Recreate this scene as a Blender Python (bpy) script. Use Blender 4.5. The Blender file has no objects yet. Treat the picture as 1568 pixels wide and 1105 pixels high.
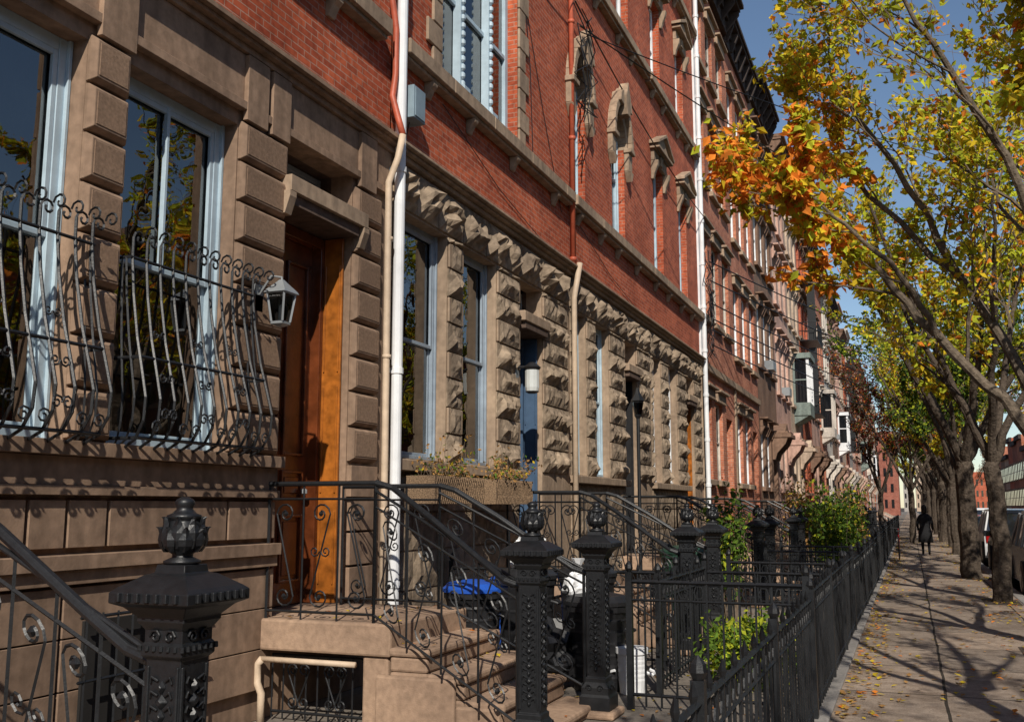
import bpy, bmesh, math, random
from mathutils import Vector, Matrix, noise
random.seed(7)
R=random.Random(11)
S=bpy.context.scene
# ---------------------------------------------------------------- materials
def nodes(name):
    m=bpy.data.materials.new(name); m.use_nodes=True
    nt=m.node_tree; b=nt.nodes['Principled BSDF']
    return m,nt,b
def N(nt,t,**k):
    n=nt.nodes.new(t)
    for a,v in k.items(): setattr(n,a,v)
    return n
def c4(c,s=1.0): return (min(1,c[0]*s),min(1,c[1]*s),min(1,c[2]*s),1)
def mat(name,col,rough=.7,scale=8.,var=.35,bump=.3,bscale=None,metal=0.,spec=.4,stain=.3,dist=.01,streak=0):
    m,nt,b=nodes(name); L=nt.links
    tc=N(nt,'ShaderNodeTexCoord')
    n1=N(nt,'ShaderNodeTexNoise'); n1.inputs['Scale'].default_value=scale; n1.inputs['Detail'].default_value=6
    n2=N(nt,'ShaderNodeTexNoise'); n2.inputs['Scale'].default_value=.9; n2.inputs['Detail'].default_value=5
    L.new(tc.outputs['Object'],n1.inputs['Vector']); L.new(tc.outputs['Object'],n2.inputs['Vector'])
    r=N(nt,'ShaderNodeValToRGB'); e=r.color_ramp.elements
    e[0].position=.3; e[1].position=.7
    e[0].color=c4(col,1-var); e[1].color=c4(col,1+var*.6)
    L.new(n1.outputs['Fac'],r.inputs['Fac'])
    r2=N(nt,'ShaderNodeValToRGB'); e=r2.color_ramp.elements
    e[0].position=.35; e[1].position=.65
    e[0].color=(1-stain,1-stain,1-stain*.95,1); e[1].color=(1,1,1,1)
    L.new(n2.outputs['Fac'],r2.inputs['Fac'])
    mx=N(nt,'ShaderNodeMix',data_type='RGBA',blend_type='MULTIPLY'); mx.inputs[0].default_value=1
    L.new(r.outputs[0],mx.inputs[6]); L.new(r2.outputs[0],mx.inputs[7]); out=mx.outputs[2]
    if streak:
        mp=N(nt,'ShaderNodeMapping'); mp.inputs['Scale'].default_value=(5,5,.5); L.new(tc.outputs['Object'],mp.inputs[0])
        n5=N(nt,'ShaderNodeTexNoise'); n5.inputs['Scale'].default_value=1.5; n5.inputs['Detail'].default_value=7; L.new(mp.outputs[0],n5.inputs['Vector'])
        r5=N(nt,'ShaderNodeValToRGB'); e=r5.color_ramp.elements; e[0].position=.35; e[1].position=.6
        e[0].color=(1-streak,1-streak,1-streak,1); e[1].color=(1,1,1,1); L.new(n5.outputs['Fac'],r5.inputs['Fac'])
        m3=N(nt,'ShaderNodeMix',data_type='RGBA',blend_type='MULTIPLY'); m3.inputs[0].default_value=1
        L.new(out,m3.inputs[6]); L.new(r5.outputs[0],m3.inputs[7]); out=m3.outputs[2]
    L.new(out,b.inputs['Base Color'])
    b.inputs['Roughness'].default_value=rough; b.inputs['Metallic'].default_value=metal
    b.inputs['Specular IOR Level'].default_value=spec
    if bump:
        n3=N(nt,'ShaderNodeTexNoise'); n3.inputs['Scale'].default_value=bscale or scale*4; n3.inputs['Detail'].default_value=8
        L.new(tc.outputs['Object'],n3.inputs['Vector'])
        bp=N(nt,'ShaderNodeBump'); bp.inputs['Strength'].default_value=bump; bp.inputs['Distance'].default_value=dist
        L.new(n3.outputs['Fac'],bp.inputs['Height']); L.new(bp.outputs['Normal'],b.inputs['Normal'])
    return m
def brick(name,c1,c2,mortar,bw=.205,bh=.068,ms=.006):
    m,nt,b=nodes(name); L=nt.links
    tc=N(nt,'ShaderNodeTexCoord'); sp=N(nt,'ShaderNodeSeparateXYZ'); L.new(tc.outputs['Object'],sp.inputs[0])
    ad=N(nt,'ShaderNodeMath',operation='ADD'); L.new(sp.outputs[0],ad.inputs[0]); L.new(sp.outputs[1],ad.inputs[1])
    cb=N(nt,'ShaderNodeCombineXYZ'); L.new(ad.outputs[0],cb.inputs[0]); L.new(sp.outputs[2],cb.inputs[1])
    bt=N(nt,'ShaderNodeTexBrick'); L.new(cb.outputs[0],bt.inputs['Vector'])
    bt.inputs['Scale'].default_value=1; bt.inputs['Brick Width'].default_value=bw; bt.inputs['Row Height'].default_value=bh
    bt.inputs['Mortar Size'].default_value=ms; bt.inputs['Mortar Smooth'].default_value=.2
    bt.inputs['Color1'].default_value=c4(c1); bt.inputs['Color2'].default_value=c4(c2); bt.inputs['Mortar'].default_value=c4(mortar)
    def mul(out,scale,lo,p0,p1):
        n2=N(nt,'ShaderNodeTexNoise'); n2.inputs['Scale'].default_value=scale; n2.inputs['Detail'].default_value=8; L.new(tc.outputs['Object'],n2.inputs['Vector'])
        r2=N(nt,'ShaderNodeValToRGB'); e=r2.color_ramp.elements; e[0].position=p0; e[1].position=p1
        e[0].color=lo; e[1].color=(1,1,1,1); L.new(n2.outputs['Fac'],r2.inputs['Fac'])
        mx=N(nt,'ShaderNodeMix',data_type='RGBA',blend_type='MULTIPLY'); mx.inputs[0].default_value=1
        L.new(out,mx.inputs[6]); L.new(r2.outputs[0],mx.inputs[7]); return mx.outputs[2]
    o=mul(bt.outputs['Color'],1.1,(.66,.6,.58,1),.32,.64); o=mul(o,11,(.7,.66,.64,1),.36,.56)
    L.new(o,b.inputs['Base Color']); b.inputs['Roughness'].default_value=.85; b.inputs['Specular IOR Level'].default_value=.2
    bp=N(nt,'ShaderNodeBump'); bp.inputs['Strength'].default_value=.5; bp.inputs['Distance'].default_value=.005; bp.invert=True
    L.new(bt.outputs['Fac'],bp.inputs['Height']); L.new(bp.outputs['Normal'],b.inputs['Normal'])
    return m
def leafmat(name,col,tr=.35):
    m=bpy.data.materials.new(name); m.use_nodes=True; nt=m.node_tree; L=nt.links
    for n in list(nt.nodes): nt.nodes.remove(n)
    o=N(nt,'ShaderNodeOutputMaterial'); tc=N(nt,'ShaderNodeTexCoord')
    n1=N(nt,'ShaderNodeTexNoise'); n1.inputs['Scale'].default_value=3.5; L.new(tc.outputs['Object'],n1.inputs['Vector'])
    r=N(nt,'ShaderNodeValToRGB'); e=r.color_ramp.elements; e[0].position=.35; e[1].position=.65
    e[0].color=c4((col[0]*.6,col[1]*.6,col[2]*.7)); e[1].color=c4(col,1.2); L.new(n1.outputs['Fac'],r.inputs['Fac'])
    d=N(nt,'ShaderNodeBsdfDiffuse'); t=N(nt,'ShaderNodeBsdfTranslucent'); mx=N(nt,'ShaderNodeMixShader'); mx.inputs[0].default_value=tr
    L.new(r.outputs[0],d.inputs[0]); L.new(r.outputs[0],t.inputs[0]); L.new(d.outputs[0],mx.inputs[1]); L.new(t.outputs[0],mx.inputs[2])
    L.new(mx.outputs[0],o.inputs[0])
    return m
def glassmat(name,tint=(.5,.55,.55),ior=2.9):
    m=bpy.data.materials.new(name); m.use_nodes=True; nt=m.node_tree; L=nt.links
    for n in list(nt.nodes): nt.nodes.remove(n)
    o=N(nt,'ShaderNodeOutputMaterial'); fr=N(nt,'ShaderNodeFresnel'); fr.inputs[0].default_value=ior
    t=N(nt,'ShaderNodeBsdfTransparent'); t.inputs[0].default_value=(*tint,1)
    g=N(nt,'ShaderNodeBsdfGlossy'); g.inputs['Roughness'].default_value=.01
    tc=N(nt,'ShaderNodeTexCoord'); n1=N(nt,'ShaderNodeTexNoise'); n1.inputs['Scale'].default_value=1.6; L.new(tc.outputs['Object'],n1.inputs['Vector'])
    bp=N(nt,'ShaderNodeBump'); bp.inputs['Strength'].default_value=.25; bp.inputs['Distance'].default_value=.02
    L.new(n1.outputs['Fac'],bp.inputs['Height']); L.new(bp.outputs['Normal'],g.inputs['Normal'])
    mx=N(nt,'ShaderNodeMixShader'); L.new(fr.outputs[0],mx.inputs[0]); L.new(t.outputs[0],mx.inputs[1]); L.new(g.outputs[0],mx.inputs[2]); L.new(mx.outputs[0],o.inputs[0])
    return m
M={}
M['brick']=brick('brick_red',(.6,.14,.06),(.4,.085,.04),(.46,.27,.2))
M['brick2']=brick('brick_orange',(.6,.22,.12),(.43,.14,.08),(.5,.36,.28))
M['brick3']=brick('brick_dark',(.4,.12,.08),(.3,.09,.06),(.35,.26,.2))
M['brown']=mat('brownstone',(.335,.225,.155),.9,14,.22,.3,70,spec=.15,dist=.004,streak=.28)
M['brownrough']=mat('brownstone_tooled',(.28,.185,.125),.95,40,.25,.6,160,spec=.1,dist=.004)
M['rock']=mat('rockface_stone',(.36,.275,.195),.95,9,.45,.6,30,spec=.1,dist=.01,stain=.45)
M['smoothst']=mat('dressed_stone',(.41,.3,.21),.9,14,.2,.3,60,spec=.15,dist=.003,streak=.28)
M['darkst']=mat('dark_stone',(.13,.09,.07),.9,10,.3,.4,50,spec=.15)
M['step']=mat('stoop_stone',(.42,.285,.195),.9,20,.22,.5,90,spec=.15,dist=.004,stain=.4)
M['iron']=mat('wrought_iron',(.012,.013,.015),.42,30,.3,.35,90,spec=.45,stain=.2,dist=.003)
M['paleblue']=mat('pale_blue_paint',(.42,.53,.6),.5,10,.12,.1,stain=.2)
M['white']=mat('white_paint',(.78,.79,.8),.5,6,.08,.1,stain=.2)
M['cream']=mat('cream_paint',(.6,.46,.33),.55,10,.15,.2,stain=.2)
M['redpaint']=mat('red_paint',(.5,.11,.055),.5,10,.2,.2)
M['grayblue']=mat('grey_blue_paint',(.3,.36,.42),.5,10,.15,.1)
M['wood']=mat('varnished_wood',(.15,.04,.013),.25,5,.5,.2,30,spec=.6)
M['woodo']=mat('orange_wood_and_sunlit_reveal',(.38,.12,.018),.3,9,.5,.2,30,spec=.5)  # orange door wood; on the brownstone door's reveal, sunlight put into the colour
M['bluedoor']=mat('blue_door_paint',(.07,.12,.2),.4,8,.15,.1)
M['black']=mat('black_plastic',(.02,.02,.022),.45,10,.3,.1)
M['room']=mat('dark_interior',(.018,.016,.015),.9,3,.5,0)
M['curtain']=mat('curtain_cloth',(.5,.52,.52),.9,6,.15,0)
M['glass']=glassmat('window_glass')
M['lampglass']=mat('frosted_lamp_glass',(.6,.62,.6),.2,10,.05,0)
M['lantglass']=glassmat('lantern_glass',(.7,.72,.7),1.7)
M['bark']=mat('tree_bark',(.17,.135,.1),.95,18,.45,.8,40,spec=.1,dist=.02)
M['barkd']=mat('tree_bark_shaded',(.1,.078,.06),.95,18,.45,.9,30,spec=.1,dist=.03)  # bark darkened in colour for street trunks standing in shade
M['twig']=mat('twig_bark',(.17,.125,.085),.9,18,.35,0)
M['asphalt']=mat('asphalt',(.055,.055,.057),.9,60,.3,.4,200)
M['soil']=mat('soil',(.07,.05,.035),1,12,.4,.8,50,dist=.03)
M['yard']=mat('yard_concrete',(.2,.17,.14),.95,15,.25,.4,60)
M['kerb']=mat('granite_kerb',(.28,.26,.24),.85,40,.25,.3,90)
M['yellow']=leafmat('leaf_yellow',(.68,.5,.035)); M['ygreen']=leafmat('leaf_yellowgreen',(.46,.5,.04))
M['orange']=leafmat('leaf_orange',(.8,.26,.04)); M['red']=leafmat('leaf_darkred',(.16,.035,.025)); M['green']=leafmat('leaf_green',(.12,.2,.03))
M['dgreen']=leafmat('leaf_deepgreen',(.06,.1,.025)); M['dry']=leafmat('leaf_dry',(.36,.2,.07),.15)
M['steel']=mat('grey_metal',(.33,.35,.36),.4,10,.1,0,metal=.3)
M['boxgrey']=mat('meter_box_grey',(.28,.37,.42),.45,10,.1,0)
M['carblack']=mat('car_black_paint',(.015,.016,.02),.15,5,.1,0,spec=.9); M['carwhite']=mat('car_white_paint',(.7,.7,.7),.2,5,.05,0,spec=.8)
M['carred']=mat('car_red_paint',(.3,.02,.02),.2,5,.05,0,spec=.8); M['carsilver']=mat('car_silver_paint',(.35,.36,.38),.25,5,.05,0,metal=.4)
M['carglass']=mat('car_glass',(.01,.012,.015),.05,5,.1,0,spec=1.0); M['tail']=mat('tail_light_red',(.4,.01,.01),.2,5,.1,0)
M['blueplastic']=mat('blue_plastic',(.02,.1,.5),.4,8,.1,0); M['greenplastic']=mat('green_bin_plastic',(.02,.06,.04),.45,8,.1,0)
M['skin']=mat('skin',(.4,.24,.17),.6,8,.1,0); M['coat']=mat('black_coat_cloth',(.012,.012,.014),.9,20,.3,.2)
M['hair']=mat('dark_hair',(.02,.014,.01),.7,30,.3,0); M['mulch']=mat('wicker',(.26,.17,.1),.9,60,.5,.9,80,dist=.02)
for nm,c in (('pink',(.6,.38,.3)),('tan',(.58,.44,.33)),('grey',(.42,.38,.34)),('choc',(.26,.16,.11)),('cornice',(.07,.055,.05)),('green_trim',(.24,.29,.26)),('pale',(.66,.59,.51))):
    M[nm]=mat(nm+'_masonry',c,.85,10,.2,.2,50,spec=.2,streak=.25,dist=.006)
# ---------------------------------------------------------------- mesh builder
class MB:
    def __init__(s): s.v=[];s.f=[];s.m=[];s.ms=[]; s.nonorm=False; s.clip=None; s.bark='bark'
    def mi(s,k):
        if k not in s.ms: s.ms.append(k)
        return s.ms.index(k)
    def face(s,pts,k):
        b=len(s.v); s.v.extend([tuple(p) for p in pts]); s.f.append(tuple(range(b,b+len(pts)))); s.m.append(s.mi(k))
    def box(s,x0,x1,y0,y1,z0,z1,k):
        if x0>x1:x0,x1=x1,x0
        if y0>y1:y0,y1=y1,y0
        b=len(s.v); s.v+= [(x0,y0,z0),(x1,y0,z0),(x1,y1,z0),(x0,y1,z0),(x0,y0,z1),(x1,y0,z1),(x1,y1,z1),(x0,y1,z1)]
        i=s.mi(k)
        for f in ((0,3,2,1),(4,5,6,7),(0,1,5,4),(1,2,6,5),(2,3,7,6),(3,0,4,7)):
            s.f.append(tuple(b+q for q in f)); s.m.append(i)
    def rings(s,rs,k,cap=True,closed=True):
        b=len(s.v); n=len(rs[0]); i=s.mi(k)
        for r in rs: s.v+= [tuple(p) for p in r]
        for a in range(len(rs)-1):
            for q in range(n if closed else n-1):
                s.f.append((b+a*n+q,b+a*n+(q+1)%n,b+(a+1)*n+(q+1)%n,b+(a+1)*n+q)); s.m.append(i)
        if cap:
            s.f.append(tuple(b+q for q in range(n))[::-1]); s.m.append(i)
            s.f.append(tuple(b+(len(rs)-1)*n+q for q in range(n))); s.m.append(i)
    def tube(s,pts,r0,k,r1=None,n=6,cap=True):
        if r1 is None: r1=r0
        pts=[Vector(p) for p in pts]; rs=[]; m=len(pts)
        t=(pts[1]-pts[0]).normalized(); a=Vector((0,0,1)) if abs(t.z)<.9 else Vector((1,0,0))
        u=t.cross(a).normalized()
        for i,p in enumerate(pts):
            t=(pts[min(i+1,m-1)]-pts[max(i-1,0)])
            if t.length<1e-9: t=Vector((0,0,1))
            t.normalize(); u=(u-t*u.dot(t))
            if u.length<1e-6: u=t.orthogonal()
            u.normalize(); w=t.cross(u); r=r0+(r1-r0)*i/(m-1)
            rs.append([p+(u*math.cos(q*2*math.pi/n)+w*math.sin(q*2*math.pi/n))*r for q in range(n)])
        s.rings(rs,k,cap)
    def lathe(s,c,prof,k,n=12,cap=True):
        s.rings([[(c[0]+r*math.cos(q*2*math.pi/n),c[1]+r*math.sin(q*2*math.pi/n),c[2]+z) for q in range(n)] for r,z in prof],k,cap)
    def prism_yz(s,poly,x0,x1,k): s.rings([[(x0,y,z) for y,z in poly],[(x1,y,z) for y,z in poly]],k)
    def prism_xz(s,poly,y0,y1,k): s.rings([[(x,y0,z) for x,z in poly],[(x,y1,z) for x,z in poly]],k)
    def build(s,name,parent=None,bevel=0,smooth=False,loc=None,seg=1):
        me=bpy.data.meshes.new(name); me.from_pydata(s.v,[],s.f)
        for k in s.ms: me.materials.append(M[k])
        me.polygons.foreach_set('material_index',s.m)
        if smooth: me.polygons.foreach_set('use_smooth',[True]*len(s.f))
        me.update()
        if not s.nonorm:
            bm=bmesh.new(); bm.from_mesh(me); bmesh.ops.recalc_face_normals(bm,faces=bm.faces); bm.to_mesh(me); bm.free()
        o=bpy.data.objects.new(name,me); S.collection.objects.link(o)
        if bevel:
            md=o.modifiers.new('bev','BEVEL'); md.width=bevel; md.segments=seg; md.limit_method='ANGLE'; md.angle_limit=math.radians(40)
        if parent: o.parent=parent; o.location=-Vector(parent.location)
        if loc: o.location=loc
        return o
def empty(name,loc=(0,0,0)):
    e=bpy.data.objects.new(name,None); e.location=loc; e.empty_display_size=.3; S.collection.objects.link(e); return e
# ---------------------------------------------------------------- facade parts
def wall(mb,X,y0,y1,z0,z1,holes,depth,k,kr=None):
    ys=sorted(set([y0,y1]+[h[0] for h in holes]+[h[1] for h in holes])); zs=sorted(set([z0,z1]+[h[2] for h in holes]+[h[3] for h in holes]))
    for a,b in zip(ys,ys[1:]):
        for c,d in zip(zs,zs[1:]):
            cy=(a+b)/2;cz=(c+d)/2
            if any(h[0]<cy<h[1] and h[2]<cz<h[3] for h in holes): continue
            mb.face([(X,a,c),(X,b,c),(X,b,d),(X,a,d)],k)
    kr=kr or k
    for h in holes:
        a,b,c,d=h[:4]; x=X-depth
        mb.face([(X,a,c),(x,a,c),(x,a,d),(X,a,d)],kr); mb.face([(X,b,c),(X,b,d),(x,b,d),(x,b,c)],kr)
        mb.face([(X,a,c),(X,b,c),(x,b,c),(x,a,c)],kr); mb.face([(X,a,d),(x,a,d),(x,b,d),(X,b,d)],kr)
def window(mb,gl,y0,y1,z0,z1,k='white',xg=-.2,mull=0,fw=.07,curtain=None,sash=True,far=False):
    fd=.055
    mb.box(xg-.02,xg+fd,y0+.001,y0+fw,z0,z1,k); mb.box(xg-.02,xg+fd,y1-fw,y1-.001,z0,z1,k)
    mb.box(xg-.02,xg+fd-.005,y0+fw,y1-fw,z1-fw,z1,k); mb.box(xg-.02,xg+.09,y0+fw,y1-fw,z0,z0+fw*.8,k)
    a,b,c,d=y0+fw,y1-fw,z0+fw*.8,z1-fw
    zm=c+(d-c)*.5; sw=.04
    if sash:
        if not far: mb.box(xg,xg+.08,y0+.002,y0+.03,z0,z1,k); mb.box(xg,xg+.08,y1-.03,y1-.002,z0,z1,k)
        for (c0,d0,x) in ((zm-.02,d,xg+.018),(c,zm+.02,xg-.015)):
            mb.box(x,x+.03,a,a+sw,c0,d0,k); mb.box(x,x+.03,b-sw,b,c0,d0,k)
            mb.box(x,x+.03,a+sw,b-sw,d0-sw,d0,k); mb.box(x,x+.03,a+sw,b-sw,c0,c0+sw,k)
    for i in range(mull):
        ym=a+(b-a)*(i+1)/(mull+1); mb.box(xg+.003,xg+.05,ym-.03,ym+.03,c+.05,d-.05,k)
    gk='carglass' if far else 'glass'
    gl.face([(xg+.005,y0+.01,z0+.01),(xg+.005,y1-.01,z0+.01),(xg+.005,y1-.01,z1-.01),(xg+.005,y0+.01,z1-.01)],gk)
    if far: return
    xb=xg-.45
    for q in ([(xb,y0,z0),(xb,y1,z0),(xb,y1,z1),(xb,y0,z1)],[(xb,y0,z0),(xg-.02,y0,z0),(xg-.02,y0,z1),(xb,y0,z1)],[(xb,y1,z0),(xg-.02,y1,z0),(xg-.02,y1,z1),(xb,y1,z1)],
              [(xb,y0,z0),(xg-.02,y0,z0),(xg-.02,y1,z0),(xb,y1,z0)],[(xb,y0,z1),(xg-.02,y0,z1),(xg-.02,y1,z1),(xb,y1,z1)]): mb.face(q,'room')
    if curtain:
        for (f0,f1) in curtain:
            ya=a+(b-a)*f0; yb=a+(b-a)*f1; n=int((yb-ya)/.02)+2
            pr=[]
            for i in range(n):
                y=ya+(yb-ya)*i/(n-1); pr.append((xg-.14+.03*math.sin(i*1.3),y))
            for p,q in zip(pr,pr[1:]): mb.face([(p[0],p[1],c),(q[0],q[1],c),(q[0],q[1],d),(p[0],p[1],d)],'curtain')
def rockblock(mb,y0,y1,z0,z1,X=.0,out=.07,k='rock',cell=.06):
    ny=max(3,int((y1-y0)/cell)); nz=max(3,int((z1-z0)/cell)); g=.008
    y0+=g;y1-=g;z0+=g;z1-=g; sd=R.random()*100
    b=len(mb.v); i0=mb.mi(k)
    for i in range(ny+1):
        for j in range(nz+1):
            y=y0+(y1-y0)*i/ny; z=z0+(z1-z0)*j/nz
            e=min(i,ny-i,j,nz-j)
            h=0 if e==0 else (out*(.45 if e==1 else 1)*(.75+1.1*noise.noise((y*5+sd,z*5,sd))+.7*noise.noise((y*14,z*14,sd))))
            mb.v.append((X+.02+max(0,h),y,z))
    for i in range(ny):
        for j in range(nz):
            q=b+i*(nz+1)+j; mb.f.append((q,q+nz+1,q+nz+2,q+1)); mb.m.append(i0)
    mb.box(X-.01,X+.0175,y0,y1,z0,z1,k)
def body(mb,y0,y1,H,k='brick3'):
    mb.box(-12,-.75,y0+.003,y1-.003,0,H,k)
    mb.face([(-.75,y0,H),(0,y0,H),(0,y1,H),(-.75,y1,H)],'cornice')
    mb.face([(-.75,y0,0),(0,y0,0),(0,y0,H),(-.75,y0,H)],k); mb.face([(-.75,y1,0),(0,y1,0),(0,y1,H),(-.75,y1,H)],k)
def cornice(mb,y0,y1,H,k='cornice',sc=1):
    mb.box(.0,.10*sc,y0,y1,H-.9,H-.5,k); mb.box(-.1,.45*sc,y0,y1,H-.12,H+.02,k); mb.box(0,.38*sc,y0+.01,y1-.01,H-.22,H-.123,k); mb.box(0,.16*sc,y0,y1,H-.497,H-.223,k)
    n=int((y1-y0)/.8)
    for i in range(n+1):
        y=y0+.12+(y1-y0-.24)*i/n; mb.prism_xz([(0.1,H-.85),(.16,H-.85),(.36*sc,H-.35),(.36*sc,H-.225),(.1,H-.225)],y-.06,y+.06,k)
def door(mb,gl,y0,y1,z0,zt,k='wood',xd=-.45,reveal=None):
    mb.box(xd-.05,xd+.1,y0,y0+.08,z0,zt,k); mb.box(xd-.05,xd+.1,y1-.08,y1,z0,zt,k); mb.box(xd-.05,xd+.1,y0+.08,y1-.08,zt-.1,zt,k)
    a,b=y0+.08,y1-.08
    mb.box(xd-.05,xd,a,b,z0,zt-.1,k)
    H=zt-.1-z0; w=(b-a)
    for (u0,u1) in ((.1,.46),(.54,.9)):
        for (f0,f1) in ((.06,.24),(.28,.36),(.4,.94)):
            ya,yb=a+w*u0,a+w*u1; za,zb=z0+H*f0,z0+H*f1; t=.025
            mb.box(xd,xd+.03,ya,ya+t,za,zb,k); mb.box(xd,xd+.03,yb-t,yb,za,zb,k); mb.box(xd,xd+.03,ya+t,yb-t,za,za+t,k); mb.box(xd,xd+.03,ya+t,yb-t,zb-t,zb,k)
            if f1<.9: mb.box(xd,xd+.016,ya+.06,yb-.06,za+.06,zb-.06,k)
    gl.lathe((xd+.06,b-.12,z0+1.0),[(.01,-.03),(.03,-.015),(.03,.015),(.01,.03)],'steel',8)
    if reveal:
        mb.box(xd+.1,-.06,y0,y0+.03,z0,zt,k); mb.box(xd+.1,-.06,y1-.03,y1,z0,zt,reveal)
        for (f0,f1) in ((.05,.25),(.3,.6),(.64,.95)):
            za,zb=z0+H*f0,z0+H*f1
            mb.box(xd+.12,xd+.135,y1-.045,y1-.0301,za,zb,reveal); mb.box(-.09,-.075,y1-.045,y1-.0301,za,zb,reveal)
# ---------------------------------------------------------------- iron parts
def spiral(c,r,a0,turns,d,n=14,rin=.25):
    return [(c[0]+(r*(1-(1-rin)*i/n))*math.cos(a0+d*turns*2*math.pi*i/n), c[1]+(r*(1-(1-rin)*i/n))*math.sin(a0+d*turns*2*math.pi*i/n)) for i in range(n+1)]
def scurve(uc,v0,v1,r,flip=1,n=14):
    top=[(uc+flip*(x-uc),y) for x,y in spiral((uc,v1-r),r,0,1.25,1,n)][::-1]
    bot=[(uc+flip*(x-uc),y) for x,y in spiral((uc,v0+r*1.0),r,math.pi,1.25,1,n)]
    return top+bot
def panel(mb,A,B,zb0,zb1,h,step=.3,k='iron',nseg=12,r=.009,detail=True,rail=.02):
    A=Vector((A[0],A[1],0));B=Vector((B[0],B[1],0)); D=B-A; Ln=D.length; D/=Ln; sl=(zb1-zb0)/Ln
    def P(u,v): return A+D*u+Vector((0,0,zb0+sl*u+v))
    mb.tube([P(0,0),P(Ln,0)],r*1.2,k,n=4)
    mb.tube([P(0,h-.12),P(Ln,h-.12)],r,k,n=4)
    mb.tube([P(0,h),P(Ln*.5,h),P(Ln,h)],rail,k,n=8)
    n=max(1,round(Ln/step)); w=Ln/n
    for i in range(n+1): mb.tube([P(i*w,-.06 if 0<i<n else -.08),P(i*w,h)],r if 0<i<n else r*1.5,k,n=4)
    for i in range(n):
        if detail:
            rr=min(w*.3,.085)
            mb.tube([P(a,b) for a,b in scurve((i+.5)*w,.03,h-.15,rr,1 if i%2 else -1,nseg)],r*.85,k,n=4)
            mb.lathe(P((i+.5)*w,h-.15-rr),[(.008,-.02),(.022,0),(.008,.02)],k,6)
            mb.lathe(P((i+.5)*w,.03+rr),[(.008,-.02),(.022,0),(.008,.02)],k,6)
            if i%2:
                for f in (1,-1): mb.tube([P((i+.5)*w+f*(a-.0),b) for a,b in spiral((.05,h*.47),.045,math.pi,1.3,1,10)],r*.7,k,n=4)
        else: mb.tube([P((i+.5)*w,0),P((i+.5)*w,h)],r*.8,k,n=4)
def newel(x,y,z0=0.,det=True):
    mb=MB(); k='iron'
    def sq(h,z): return [(-h,-h,z),(h,-h,z),(h,h,z),(-h,h,z)]
    mb.rings([sq(h,z) for h,z in ((.125,0),(.125,.13),(.112,.15),(.112,.2),(.085,.24),(.085,.27),(.073,.28),(.073,1.10),(.088,1.115),(.088,1.15),(.08,1.16),(.08,1.2),(.1,1.23),(.1,1.245),(.135,1.28),(.168,1.295),(.168,1.33),(.15,1.345),(.09,1.385),(.065,1.392),(.06,1.42))],k)
    ub=MB(); n=16
    prof=[(.045,1.415),(.065,1.425),(.065,1.432),(.036,1.445),(.036,1.455),(.06,1.47),(.072,1.49),(.07,1.53),(.056,1.565),(.05,1.575),(.06,1.58),(.06,1.59),(.042,1.597),(.028,1.612),(.03,1.62),(.036,1.632),(.03,1.645),(.012,1.655)]
    ub.rings([[(r*math.cos(q*2*math.pi/n),r*math.sin(q*2*math.pi/n),z) for q in range(n)] for r,z in prof],k)
    if det:
        lb=MB()
        for lay,(za,zb,r0,r1,nn,of) in enumerate(((1.462,1.55,.056,.058,8,0),(1.475,1.585,.062,.045,8,.39))):
            for q in range(nn):
                a=q*2*math.pi/nn+of; c=Vector((math.cos(a),math.sin(a),0)); s_=Vector((-math.sin(a),math.cos(a),0))
                rs=[]
                for f,wd,ro in ((0,.010,0),(.25,.022,.016),(.5,.024,.02),(.75,.016,.016),(.92,.008,.02),(1,.002,.028)):
                    cc=c*(r0+(r1-r0)*f+ro)+Vector((0,0,za+(zb-za)*f))
                    rs.append([cc-s_*wd,cc+c*.009,cc+s_*wd,cc-c*.014])
                lb.rings(rs,k)
        for a in range(4):
            rot=Matrix.Rotation(a*math.pi/2,3,'Z')
            def T(u,z,d): return rot@Vector((u,-.073-d,0))+Vector((0,0,z))
            for u in (-.062,.062): mb.tube([T(u,.3,.0),T(u,1.08,.0)],.009,k,n=5)
            z=.34; j=0
            while z<1.06:
                w=.03 if j%2 else .018
                mb.rings([[T(-w,z,0),T(0,z-.028,0),T(w,z,0),T(0,z+.028,0)],[T(-w*.4,z,.016),T(0,z-.01,.018),T(w*.4,z,.016),T(0,z+.01,.018)]],k)
                for sg in (-1,1): mb.tube([T(sg*.014,z+.02,.004),T(sg*.04,z+.035,.01),T(sg*.045,z+.012,.006)],.006,k,n=4)
                z+=.048; j+=1
            for sg in (-1,1):
                mb.tube([T(sg*a_,b_,.012) for a_,b_ in spiral((.03,1.18),.025,0,1.2,1,8)],.006,k,n=4)
                mb.tube([T(sg*a_,b_,.045) for a_,b_ in spiral((.045,.2),.03,0,1.2,1,8)],.006,k,n=4)
            for q in range(-3,4): 
                mb.tube([T(q*.04,1.3,.098),T(q*.04,1.33,.098)],.012,k,n=5)
                mb.tube([T(q*.03,1.13,.018),T(q*.03,1.15,.016)],.009,k,n=4)
    e=empty('newel_post',(x,y,z0)); mb.build('shaft',bevel=.004).parent=e
    ub.build('urn_finial',smooth=True).parent=e
    if det: lb.build('finial_leaves').parent=e
    return e
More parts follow.
